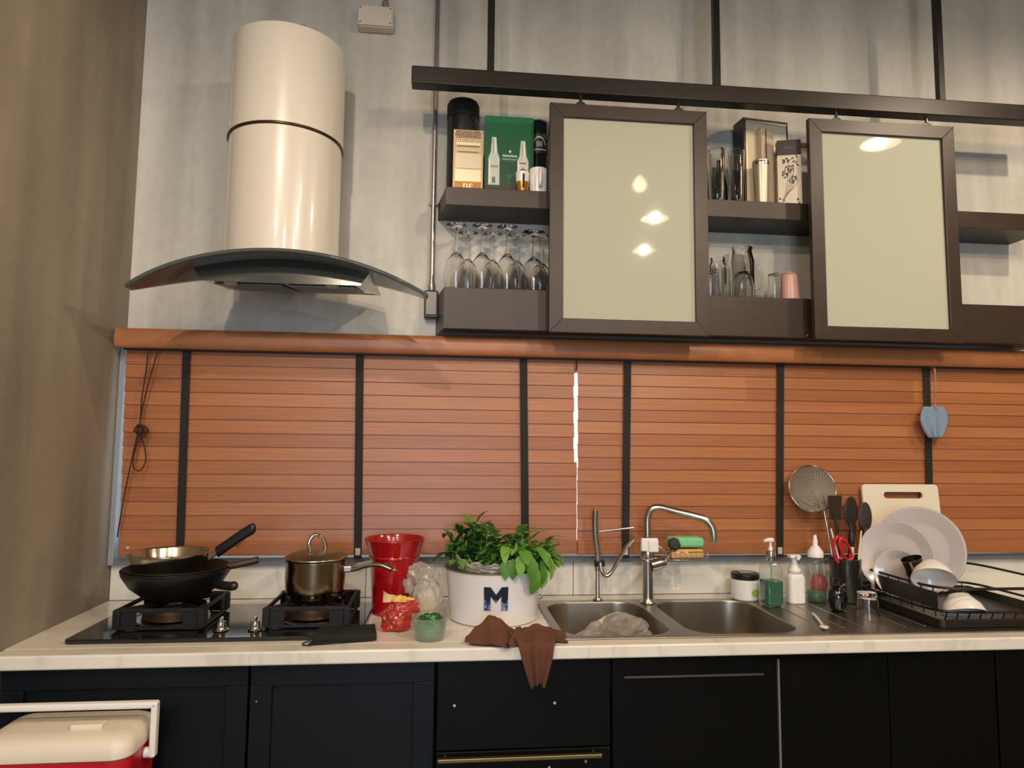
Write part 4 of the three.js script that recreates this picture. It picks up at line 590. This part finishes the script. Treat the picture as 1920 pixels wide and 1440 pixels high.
// ------------------------------------------------------------------ faucet
{
  const g = thing('kitchen_faucet', 'tall brushed steel kitchen tap with a swivel spout', 'faucet', [0.535, CT + 0.0046, 0.172]);
  part(g, 'base', lathe([[0.001, 0], [0.027, 0], [0.027, 0.004], [0.021, 0.009], [0.0185, 0.02], [0.0185, 0.135], [0.02, 0.14], [0.02, 0.15], [0.001, 0.15]], 32), M.steel);
  part(g, 'mixer_body', [lathe([[0.001, 0.146], [0.021, 0.146], [0.024, 0.152], [0.024, 0.176], [0.02, 0.182], [0.001, 0.184]], 32), new THREE.CylinderGeometry(0.019, 0.02, 0.05, 28).rotateZ(-Math.PI / 2 + 0.25).translate(0.034, 0.132, 0.008)], M.steel);
  part(g, 'lever', [rod([0.05, 0.14, 0.02], [0.075, 0.185, 0.05], 0.005), ball(0.005, 0.075, 0.185, 0.05, 10)], M.chrome);
  part(g, 'spout', tube([[0.0, 0.18, 0], [0.0, 0.23, 0], [0.002, 0.29, 0], [0.012, 0.314, 0.004], [0.034, 0.322, 0.01], [0.09, 0.311, 0.03], [0.15, 0.297, 0.05], [0.185, 0.285, 0.06], [0.204, 0.26, 0.066], [0.208, 0.235, 0.068], [0.208, 0.222, 0.068]], 0.0122, 90, 16), M.steel);
  part(g, 'aerator', cyl(0.0132, 0.0132, 0.016, 0.208, 0.212, 0.068, 20), M.chrome);
  const f = thing('water_filter_tap', 'slender upright filter tap with a looped hose', 'faucet', [0.372, CT + 0.0046, 0.122]);
  part(f, 'base', lathe([[0.001, 0], [0.017, 0], [0.017, 0.005], [0.008, 0.01], [0.007, 0.1], [0.001, 0.1]], 24), M.steel); part(f, 'stem', tube([[0, 0.1, 0], [0.0, 0.16, 0], [-0.008, 0.22, 0.001], [-0.01, 0.27, 0.002], [-0.009, 0.305, 0.004]], 0.0105, 40, 12), M.steel); part(f, 'tip', cyl(0.007, 0.005, 0.014, -0.009, 0.303, 0.004, 14), M.brass);
  part(f, 'hose_bracket', rb(0.036, 0.022, 0.014, 0.004, 0.006, 0.125, 0.004), M.iron);
  part(f, 'hose', tube([[0.006, 0.13, 0.012], [0.012, 0.1, 0.016], [0.026, 0.085, 0.018], [0.045, 0.1, 0.02], [0.066, 0.138, 0.026], [0.092, 0.185, 0.04], [0.118, 0.214, 0.048]], 0.007, 60, 10), M.steel);
  part(f, 'lever', [rod([0.004, 0.235, 0.006], [0.125, 0.25, 0.02], 0.0032)], M.chrome);
}
{
  const g = thing('soap_caddy', 'wire sponge caddy clamped to the tap', 'caddy', [0.568, 1.03, 0.205]);
  part(g, 'clamp', [rb(0.058, 0.044, 0.012, 0.004, -0.036, 0.054, 0.0), rb(0.034, 0.04, 0.014, 0.004, -0.024, 0.05, 0.005)], M.white, 'white plastic clamp');
  const wires = []; const W = 0.064, D = 0.034; for (const y of [0.0, 0.026]) wires.push(tube([[0.038, y, -D], [0.038 + 2 * W, y, -D], [0.038 + 2 * W, y, D], [0.038, y, D]].map(([x, yy, z]) => [x - 0.012, yy + 0.01, z + 0.004]), 0.0018, 60, 6, true));
  for (let i = 0; i < 8; i++) { const x = 0.03 + i * 0.0175; wires.push(tube([[x, 0.036, D + 0.003], [x, 0.011, D + 0.003], [x, 0.009, -D + 0.003], [x, 0.036, -D + 0.003]], 0.0014, 24, 5)); }
  part(g, 'basket', wires, M.chrome); part(g, 'bracket_arm', [rod([-0.014, 0.05, 0.0], [0.036, 0.03, 0.002], 0.004), tube([[-0.066, 0.06, 0.0], [-0.066, 0.012, 0.0], [-0.05, 0.004, 0.0], [-0.012, 0.01, 0.0]], 0.0022, 20, 6)], M.steel);
  single('green_sponge', 'mint green scouring sponge on top of the caddy', 'sponge', [0.655, 1.074, 0.208], displace(new RoundedBoxGeometry(0.118, 0.034, 0.058, 8, 0.012), (p) => V3(p.x, p.y + 0.017 + 0.006 * Math.cos(p.x * 22) + 0.0015 * fbm(p.x * 60, p.y * 60, p.z * 60, 2), p.z)), M.sponge);
  single('yellow_sponge', 'worn yellow sponge lying in the wire caddy', 'sponge', [0.655, 1.0415, 0.208], displace(new RoundedBoxGeometry(0.112, 0.03, 0.056, 8, 0.008), (p) => V3(p.x, p.y + 0.015 + 0.002 * fbm(p.x * 50, p.y * 50, p.z * 50, 2), p.z)), M.spongeY);
  single('steel_scourer', 'dark scouring pad ball beside the green sponge', 'scourer', [0.606, 1.071, 0.238], displace(new THREE.IcosahedronGeometry(0.02, 4), (p) => p.clone().multiplyScalar(1 + 0.4 * fbm(p.x * 90, p.y * 90, p.z * 90, 3)).add(V3(0, 0.02, 0))), M.scour);
}
// plastic bag in the left bowl
{
  const g = thing('sink_bag', 'crumpled clear plastic bag lying in the left sink bowl', 'bag', [0.345, CT - 0.165, 0.36]);
  part(g, 'bag', facet(displace(new THREE.IcosahedronGeometry(1, 6), (p) => { const n = Math.abs(fbm(p.x * 1.9 + 5, p.y * 1.8, p.z * 1.9, 3)) - 0.12 * fbm(p.x * 6, p.y * 6, p.z * 6, 2); const k = 1.08 - n * 1.2; return V3(p.x * 0.13 * k, Math.max(0.001, p.y * 0.08 * k + 0.08 + 0.05 * p.x), p.z * 0.15 * k); })), M.film);
}
// ================================================================== BOTTLES AND JARS BY THE SINK
const DK = CT + 0.0046;
{
  const lime = canvasTex(512, 128, (q, w, h) => { q.fillStyle = '#e9ece8'; q.fillRect(0, 0, w, h); const X = 165, Y = 80; q.fillStyle = '#c3d95a'; q.beginPath(); q.ellipse(X, Y, 32, 32, 0, 0, 6.3); q.fill(); q.strokeStyle = '#86ab2a'; q.lineWidth = 5; for (let i = 0; i < 9; i++) { q.beginPath(); q.moveTo(X, Y); q.lineTo(X + 29 * Math.cos(i * 0.7), Y + 29 * Math.sin(i * 0.7)); q.stroke(); } q.fillStyle = '#e9efc0'; q.beginPath(); q.ellipse(X, Y, 8, 8, 0, 0, 6.3); q.fill(); });
  const j = thing('scrub_jar', 'white jar with black lid and lime print beside the sink', 'jar', [0.898, DK, 0.135]);
  part(j, 'jar', lathe([[0.001, 0], [0.043, 0], [0.047, 0.006], [0.047, 0.066], [0.044, 0.072], [0.001, 0.073]], 44), M.whiteGloss);
  part(j, 'label', new THREE.CylinderGeometry(0.0474, 0.0474, 0.058, 48, 1, true).translate(0, 0.036, 0).rotateY(-1.62), S({ map: lime, roughness: 0.4 }));
  part(j, 'lid', lathe([[0.042, 0.0735], [0.0485, 0.0735], [0.0485, 0.089], [0.046, 0.092], [0.001, 0.092]], 44), M.blackPlastic); part(j, 'lid_tab', rb(0.05, 0.006, 0.034, 0.002, -0.004, 0.0955, 0.01), M.greyBox);
  const s = thing('dish_soap_bottle', 'clear pump bottle half full of green dish soap', 'bottle', [0.945, DK, 0.235]);
  part(s, 'bottle', loft([ring(0.052, 0.052, 0.012, 0), ring(0.062, 0.062, 0.014, 0.004), ring(0.066, 0.066, 0.015, 0.012), ring(0.066, 0.066, 0.015, 0.12), ring(0.058, 0.058, 0.016, 0.136), ring(0.03, 0.03, 0.0149, 0.148), ring(0.026, 0.026, 0.0129, 0.152)], false, true), M.clearPlastic);
  part(s, 'soap', loft([ring(0.05, 0.05, 0.012, 0.003), ring(0.061, 0.061, 0.014, 0.012), ring(0.0625, 0.0625, 0.014, 0.083)], true, true), M.greenLiquid, 'green liquid soap');
  part(s, 'collar', lathe([[0.0138, 0.15], [0.0165, 0.15], [0.0165, 0.18], [0.012, 0.184], [0.001, 0.184]], 24), M.chrome); const p = part(s, 'pump', [cyl(0.008, 0.0065, 0.014, 0, 0.182, 0), cyl(0.004, 0.004, 0.022, 0, 0.194, 0), rb(0.022, 0.014, 0.018, 0.005, 0, 0.218, 0), rod([0, 0.22, 0], [-0.026, 0.215, 0.008], 0.0055)], M.white); void p;
  part(s, 'dip_tube', rod([0, 0.01, 0], [0.004, 0.15, 0], 0.0025), M.clearPlastic);
  const f = thing('foam_soap_bottle', 'opaque white foam pump bottle beside the green soap', 'bottle', [1.047, DK, 0.2]);
  part(f, 'bottle', loft([ring(0.05, 0.044, 0.012, 0), ring(0.058, 0.05, 0.014, 0.004), ring(0.058, 0.05, 0.014, 0.085), ring(0.052, 0.046, 0.016, 0.096), ring(0.04, 0.04, 0.0199, 0.101)], true, true), M.white);
  part(f, 'collar', lathe([[0.001, 0.1], [0.0215, 0.1], [0.0215, 0.114], [0.013, 0.12], [0.011, 0.128], [0.001, 0.128]], 28), M.white); part(f, 'pump', [lathe([[0.009, 0.127], [0.0085, 0.145], [0.0125, 0.152], [0.001, 0.152]], 20), rb(0.04, 0.012, 0.03, 0.0055, 0, 0.157, 0), rod([0, 0.157, 0.01], [0, 0.154, 0.03], 0.006)], M.white);
  const n = thing('nozzle_bottle', 'clear squeeze bottle with a white nozzle cap', 'bottle', [1.136, DK, 0.18]);
  part(n, 'bottle', lathe([[0.001, 0], [0.03, 0], [0.033, 0.005], [0.033, 0.125], [0.026, 0.14], [0.024, 0.15], [0.001, 0.151]], 36), M.clearPlastic); part(n, 'cap', lathe([[0.0245, 0.1515], [0.027, 0.152], [0.026, 0.17], [0.015, 0.186], [0.0085, 0.192], [0.009, 0.205], [0.005, 0.226], [0.001, 0.228]], 32), M.white); part(n, 'liquid', lathe([[0.001, 0.002], [0.03, 0.004], [0.031, 0.035], [0.001, 0.035]], 32), PH({ color: 0x5a9a7a, transmission: 0.7, thickness: 0, roughness: 0.1 })); part(n, 'dip_tube', rod([0, 0.02, 0], [0.002, 0.15, 0.0], 0.004), M.clearPlastic);
  const r = thing('red_scrubber', 'round red scrubber standing behind the squeeze bottle', 'scrubber', [1.19, DK, 0.1]);
  part(r, 'pad', lathe([[0.001, 0], [0.02, 0.002], [0.026, 0.02], [0.03, 0.045], [0.022, 0.072], [0.001, 0.082]], 28), M.redPlastic);
  const c = thing('black_canister', 'black cylindrical utensil holder beside the dish rack', 'utensil holder', [1.242, DK, 0.185]);
  part(c, 'body', lathe([[0.001, 0], [0.048, 0], [0.05, 0.003], [0.052, 0.143], [0.054, 0.146], [0.052, 0.149], [0.049, 0.146], [0.047, 0.006], [0.001, 0.005]], 44), PH({ color: 0x1b1a14, roughness: 0.25, clearcoat: 0.4 })); part(c, 'foot_ring', lathe([[0.047, 0.0], [0.0535, 0.001], [0.0535, 0.008], [0.05, 0.01]], 44), M.iron);
  const k = thing('black_ladle_cup', 'glossy black rounded cup with notch in front of the holder', 'cup', [1.125, DK, 0.325]);
  part(k, 'cup', lathe([[0.001, 0], [0.018, 0.001], [0.026, 0.012], [0.032, 0.04], [0.029, 0.064], [0.016, 0.08], [0.008, 0.084], [0.001, 0.085]], 36), M.blackGloss); part(k, 'spout', tube([[0.006, 0.078, 0.01], [0.016, 0.087, 0.012], [0.024, 0.084, 0.015]], 0.006, 16, 10), M.blackGloss); part(k, 'ring_handle', new THREE.TorusGeometry(0.013, 0.004, 8, 24).translate(-0.003, 0.092, 0), M.blackGloss);
  const u = thing('upturned_glass', 'small clear glass upside down at the drainer front', 'glass', [1.165, DK, 0.425]);
  part(u, 'glass', lathe([[0.001, 0.07], [0.026, 0.071], [0.0285, 0.06], [0.0325, 0.0], [0.0345, 0.0], [0.031, 0.066], [0.028, 0.082], [0.001, 0.082]], 40), M.glass);
  const sp = thing('white_spoon', 'small white plastic spoon on the drainer', 'spoon', [0.977, DK + 0.0028, 0.475], { turn: -0.33 });
  part(sp, 'handle', [tube([[0, 0.004, -0.095], [0, 0.0055, -0.04], [0, 0.0045, 0.02], [0, 0.004, 0.05]], 0.0042, 24, 8), ball(0.0042, 0, 0.004, -0.095, 8)], M.white); part(sp, 'bowl', displace(new THREE.SphereGeometry(1, 20, 12), (p) => V3(p.x * 0.0125, p.y * (p.y > 0 ? 0.0015 : 0.005) + 0.0055, p.z * 0.02 + 0.068)), M.white);
}
// ------------------------------------------------------------------ utensils in the holder
{
  const H = [1.242, DK + 0.006, 0.185], G = { group: 'utensils in the black holder' };
  const sk = thing('skimmer', 'large round wire mesh skimmer leaning in the holder', 'skimmer', H, G);
  const C = V3(-0.085, 0.38, -0.05), nrm = V3(-0.12, 0.22, 1).normalize(), q = new THREE.Quaternion().setFromUnitVectors(V3(0, 0, 1), nrm), R = 0.083;
  part(sk, 'rim', new THREE.TorusGeometry(R, 0.0028, 8, 60).applyQuaternion(q).translate(C.x, C.y, C.z), M.chrome);
  const wire = []; for (let i = -9; i <= 9; i++) { const o = i * 0.0088, h = Math.sqrt(Math.max(0, R * R - o * o)), dip = (t) => -0.022 * (1 - (o * o + t * t) / (R * R)); const pts = [-1, -0.6, -0.2, 0.2, 0.6, 1].map((s) => s * h); wire.push(tube(pts.map((t) => [o, t, dip(t)]), 0.0008, 10, 4), tube(pts.map((t) => [t, o, dip(t)]), 0.0008, 10, 4)); }
  const mesh = part(sk, 'mesh', wire.map((w) => w.applyQuaternion(q).translate(C.x, C.y, C.z)), S({ color: 0x8d8577, roughness: 0.4, metalness: 0.8 })); mesh.userData.kind = 'stuff';
  part(sk, 'mesh_sheet', sheet((u, v) => { const a = u * 6.2832, r = v * R * 0.985; return [r * Math.cos(a), r * Math.sin(a), -0.021 * (1 - (r / R) ** 2) - 0.001]; }, 40, 8).applyQuaternion(q).translate(C.x, C.y, C.z), PH({ color: 0x9a907e, roughness: 0.5, transmission: 0.45, thickness: 0, side: THREE.DoubleSide }), 'fine mesh web');
  part(sk, 'handle', [rod([-0.02, 0.0, -0.005], [-0.052, 0.305, -0.036], 0.0035), rod([-0.052, 0.302, -0.036], [-0.1, 0.372, -0.03], 0.0025), rod([-0.045, 0.302, -0.036], [-0.058, 0.36, -0.028], 0.0025)], M.chrome);
  const spat = thing('black_spatula', 'black nylon spatula standing left in the holder', 'spatula', H, G);
  part(spat, 'blade', displace(new RoundedBoxGeometry(0.058, 0.085, 0.004, 4, 0.002), (p) => V3(p.x * (0.8 + p.y * 3) - 0.03, p.y + 0.315, p.z - 0.012 + 0.004 * Math.cos(p.x * 60)).applyAxisAngle(V3(0, 0, 1), -0.02)), S({ color: 0x2b1c12, roughness: 0.45 })); part(spat, 'handle', rod([-0.002, 0.01, 0.002], [-0.028, 0.29, -0.01], 0.0045), S({ color: 0x2b1c12, roughness: 0.45 }));
  const ladle = (name, label, x, top, rx, z, tone) => { const g = thing(name, label, 'spoon', H, G), mt = S({ color: tone, roughness: 0.4 }); part(g, 'bowl', displace(new THREE.SphereGeometry(1, 24, 16), (p) => V3(p.x * rx + x, p.y * 0.052 + top, (p.z > 0 ? p.z * 0.004 : p.z * 0.014) + z)), mt); part(g, 'handle', rod([x * 0.25, 0.008, z * 0.3], [x, top - 0.04, z], 0.005), mt); };
  ladle('serving_spoon', 'black serving spoon upright in the middle of the holder', 0.04, 0.3, 0.024, -0.024, 0x241d1a); ladle('serving_spoon', 'dark brown oval spoon leaning right in the holder', 0.07, 0.3, 0.023, -0.062, 0x2d2624); ladle('serving_spoon', 'charcoal spoon tilted furthest right over the plates', 0.098, 0.282, 0.025, -0.026, 0x37302f);
  const br = thing('basting_brush', 'cream handled brush with a black tip in the holder', 'brush', H, G);
  part(br, 'handle', rod([0.0, 0.01, 0.028], [0.008, 0.185, 0.03], 0.0072), S({ color: 0xe9d9a6, roughness: 0.4 })); part(br, 'tip', lathe([[0.001, 0], [0.009, 0.002], [0.012, 0.02], [0.011, 0.042], [0.004, 0.056], [0.001, 0.058]], 20).translate(0.008, 0.184, 0.03), M.blackPlastic);
  const sc = thing('red_scissors', 'red handled kitchen scissors in the holder', 'scissors', H, G);
  for (const s of [-1, 1]) part(sc, 'grip', new THREE.TorusGeometry(0.026, 0.0062, 8, 28).scale(0.62, 1.55, 1).rotateZ(s * 0.2 + 0.22).translate(-0.03 + s * 0.011, 0.175, 0.032 + s * 0.005), M.redPlastic); part(sc, 'blades', rod([-0.006, 0.005, 0.03], [-0.024, 0.15, 0.032], 0.004), M.steel);
  const ch = (label, a, b, m) => single('chopstick', label, 'chopstick', H, [rod(a, b, 0.003)], m, { group: 'chopsticks in the black holder' });
  ch('pale chopstick leaning left of the red scissors', [-0.01, 0.004, 0.038], [-0.055, 0.245, 0.01], M.paper); ch('pale wooden stick leaning right in the holder', [0.012, 0.004, 0.03], [0.045, 0.24, 0.03], M.paper);
}
// ------------------------------------------------------------------ dish rack, plates, board
{
  const x0 = 1.305, x1 = 1.78, z0 = 0.08, z1 = 0.56, g = thing('dish_rack', 'black dish rack with tray at the right end of counter', 'dish rack', [(x0 + x1) / 2, DK, (z0 + z1) / 2]), X = (x0 + x1) / 2, Z = (z0 + z1) / 2, w = (x1 - x0) / 2, d = (z1 - z0) / 2;
  part(g, 'tray', loft([ring(2 * w, 2 * d, 0.02, 0.028), ring(2 * w - 0.01, 2 * d - 0.01, 0.02, 0.002), ring(2 * w - 0.014, 2 * d - 0.014, 0.018, 0.004), ring(2 * w - 0.02, 2 * d - 0.02, 0.016, 0.006)], true), S({ color: 0x1d1a17, roughness: 0.35, side: THREE.DoubleSide }));
  const loop = (y, in_) => tube([...Array(28)].map((_, i) => { const a = i / 28 * 6.2832, k = (v) => Math.sign(v) * Math.pow(Math.abs(v), 0.35); return [(w - in_) * k(Math.cos(a)), y, (d - in_) * k(Math.sin(a))]; }), 0.004, 120, 8, true);
  part(g, 'top_rim', loop(0.115, 0.002), M.blackPlastic); part(g, 'lower_rim', loop(0.045, 0.008), M.blackPlastic);
  for (let i = 0; i < 9; i++) { const z = -d + 0.03 + i * (2 * d - 0.06) / 8; part(g, 'side_wire', rod([-w + 0.004, 0.115, z], [-w + 0.01, 0.03, z], 0.002, 8), M.blackPlastic); }
  for (let i = 0; i < 12; i++) { const x = -w + 0.03 + i * (2 * w - 0.06) / 11; part(g, 'plate_wire', tube([[x, 0.045, -d + 0.01], [x, 0.012, -d + 0.03], [x, 0.012, d - 0.03], [x, 0.045, d - 0.01]], 0.002, 30, 6), M.blackPlastic); }
  part(g, 'side_panel', rb(0.003, 0.05, 0.3, 0.001, -w - 0.004, 0.082, 0.09), S({ color: 0x2a2724, roughness: 0.3 }), 'dark cutlery bin panel');
  const cb = new THREE.Shape(rrect(0.3, 0.385, 0.016, 0, 0.1925).getPoints(8)); cb.holes.push(rrect(0.155, 0.024, 0.0115, 0.01, 0.345, THREE.Path));
  const b = single('cutting_board', 'white cutting board with slot handle leaning against the blind', 'cutting board', [1.525, DK + 0.016, 0.118], ext(cb, 0.01, 0).rotateX(-0.1), S({ color: 0xe4dcc6, roughness: 0.5 })); void b;
  const prof = (R) => [[0.001, 0], [R * 0.6, 0], [R * 0.68, 0.004], [R * 0.95, 0.018], [R, 0.021], [R * 0.99, 0.0235], [R * 0.93, 0.0215], [R * 0.66, 0.0075], [R * 0.58, 0.0045], [0.001, 0.004]];
  const plate = (label, R, x, y, z, yaw, lean) => { const p = single('dinner_plate', label, 'plate', [x, y, z], lathe(prof(R), 56), M.plate, { group: 'plates standing in the dish rack' }); p.rotation.set(0, yaw, 0, 'YXZ'); p.rotation.order = 'YXZ'; p.rotation.x = Math.PI / 2 - lean; return p; };
  plate('large plate at the back of the dish rack, furthest right', 0.145, 1.452, DK + 0.188, 0.285, -0.95, 0.16); plate('mid sized plate standing in front of the large plate', 0.122, 1.37, DK + 0.165, 0.285, -0.95, 0.14); plate('small saucer standing at the front left of rack', 0.078, 1.353, DK + 0.118, 0.32, -0.95, 0.14);
  const bw = (label, x, y, z, rx, rz, R = 0.062) => { const m = single('white_bowl', label, 'bowl', [x, y, z], lathe([[0.001, 0], [R * 0.45, 0], [R * 0.5, 0.006], [R * 0.85, R * 0.5], [R, R * 0.9], [R * 0.97, R * 0.9], [R * 0.8, R * 0.5], [R * 0.46, 0.01], [0.001, 0.008]], 44), M.whiteGloss, { group: 'white bowls drying in the dish rack' }); m.rotation.set(rx, 0, rz); };
  bw('white bowl tipped over on the dish rack rim', 1.342, DK + 0.178, 0.485, 2.5, 0.35); bw('white bowl lower in the rack at the right edge', 1.42, DK + 0.085, 0.495, 2.7, 0.1);
  const cu = thing('steel_cup', 'shiny dark steel cup between plates and white bowl', 'cup', [1.347, DK + 0.15, 0.4]); cu.rotation.z = 0.35;
  part(cu, 'cup', lathe([[0.001, 0], [0.024, 0], [0.027, 0.004], [0.031, 0.06], [0.032, 0.062], [0.03, 0.062], [0.026, 0.006], [0.001, 0.005]], 36).translate(0, -0.03, 0), S({ color: 0x77736a, roughness: 0.12, metalness: 1 })); part(cu, 'band', lathe([[0.0272, 0.008], [0.0292, 0.01], [0.0298, 0.02], [0.0284, 0.022]], 36).translate(0, -0.03, 0), M.blackPlastic);
}
// ================================================================== COOLER ON A STOOL
{
  const st = thing('stool', 'low dark wooden stool under the red cooler', 'stool', [-1.03, 0, 0.725]);
  part(st, 'seat', rb(0.4, 0.03, 0.22, 0.006, 0, 0.4, 0), M.darkWood); for (const [a, b] of [[-1, -1], [-1, 1], [1, -1], [1, 1]]) part(st, 'leg', rb(0.03, 0.384, 0.03, 0.004, a * 0.17, 0.1925, b * 0.085), M.darkWood);
  const g = thing('picnic_cooler', 'red picnic cooler with cream lid and white swing handle', 'cooler', [-1.03, 0.4155, 0.725]), cream = S({ color: 0xe9dfca, roughness: 0.4 });
  const w = 0.34, d = 0.2;
  part(g, 'body', loft([ring(w - 0.06, d - 0.05, 0.03, 0), ring(w - 0.045, d - 0.035, 0.035, 0.006), ring(w - 0.006, d - 0.004, 0.04, 0.282), ring(w - 0.008, d - 0.006, 0.04, 0.284)], true, true), M.redPlastic);
  part(g, 'lid', loft([ring(w - 0.004, d - 0.002, 0.04, 0.2845), ring(w, d, 0.042, 0.288), ring(w, d, 0.042, 0.305), ring(w - 0.014, d - 0.014, 0.038, 0.322), ring(w - 0.05, d - 0.05, 0.03, 0.332), ring(w - 0.1, d - 0.1, 0.025, 0.334)], true, true), cream);
  part(g, 'lid_grip', rb(0.07, 0.012, 0.03, 0.004, 0.05, 0.339, 0.03), cream);
  const h = part(g, 'handle', [rb(w + 0.046, 0.016, 0.022, 0.006, 0, 0.372, 0.0), rb(0.015, 0.125, 0.022, 0.005, w / 2 + 0.0155, 0.314, 0), rb(0.015, 0.125, 0.022, 0.005, -w / 2 - 0.0155, 0.314, 0)], M.white); for (const s of [-1, 1]) part(h, 'pivot', new THREE.CylinderGeometry(0.012, 0.012, 0.012, 20).rotateZ(Math.PI / 2).translate(s * (w / 2 + 0.003), 0.262, 0), M.white);
  part(g, 'emblem', rb(0.06, 0.03, 0.004, 0.001, -0.06, 0.2, d / 2 - 0.002), M.white);
}
// ================================================================== PENDANT LAMPS (seen as reflections)
{
  const shade = lathe([[0.022, 0.118], [0.03, 0.112], [0.075, 0.05], [0.1, 0.0], [0.098, -0.001], [0.073, 0.048], [0.028, 0.109], [0.02, 0.112]], 40), shadeMat = S({ color: 0xe9e4da, roughness: 0.45 });
  const names = ['bare globe bulb pendant hanging nearest the cabinet', 'conical white pendant lamp second from the cabinet', 'conical white pendant lamp furthest down the right row', 'conical white pendant lamp at the far right near the wall', 'conical white pendant lamp above left of the viewer', 'conical white pendant lamp furthest back on the left', 'conical white pendant lamp in the middle of the room behind'];
  LAMPS.forEach(([x, y, z, cd, sh], i) => {
    const g = thing('pendant_lamp', names[i], 'lamp', [x, y, z], { group: 'pendant lamps over the room' });
    part(g, 'cord', cyl(0.003, 0.003, ROOM.h - y - 0.13, 0, 0.13, 0, 8), M.black); part(g, 'socket', lathe([[0.001, 0.062], [0.017, 0.062], [0.018, 0.09], [0.012, 0.128], [0.001, 0.13]], 20), M.blackPlastic);
    if (sh) part(g, 'shade', shade, shadeMat);
    const r = sh ? 0.03 : 0.045; part(g, 'bulb', lathe([[0.001, -r], [r * 0.6, -r * 0.8], [r, 0], [r * 0.8, r * 0.6], [0.013, 0.058], [0.012, 0.0615], [0.001, 0.0615]], 28), M.bulb);
    const l = new THREE.PointLight(LAMP_COL, cd, 0, 2); l.name = 'lamp_light'; l.castShadow = true; l.shadow.radius = sh ? 1.2 : 2; l.position.set(0, sh ? 0.012 : 0, 0); g.add(l);
  });
}
renderer.render(scene, camera);
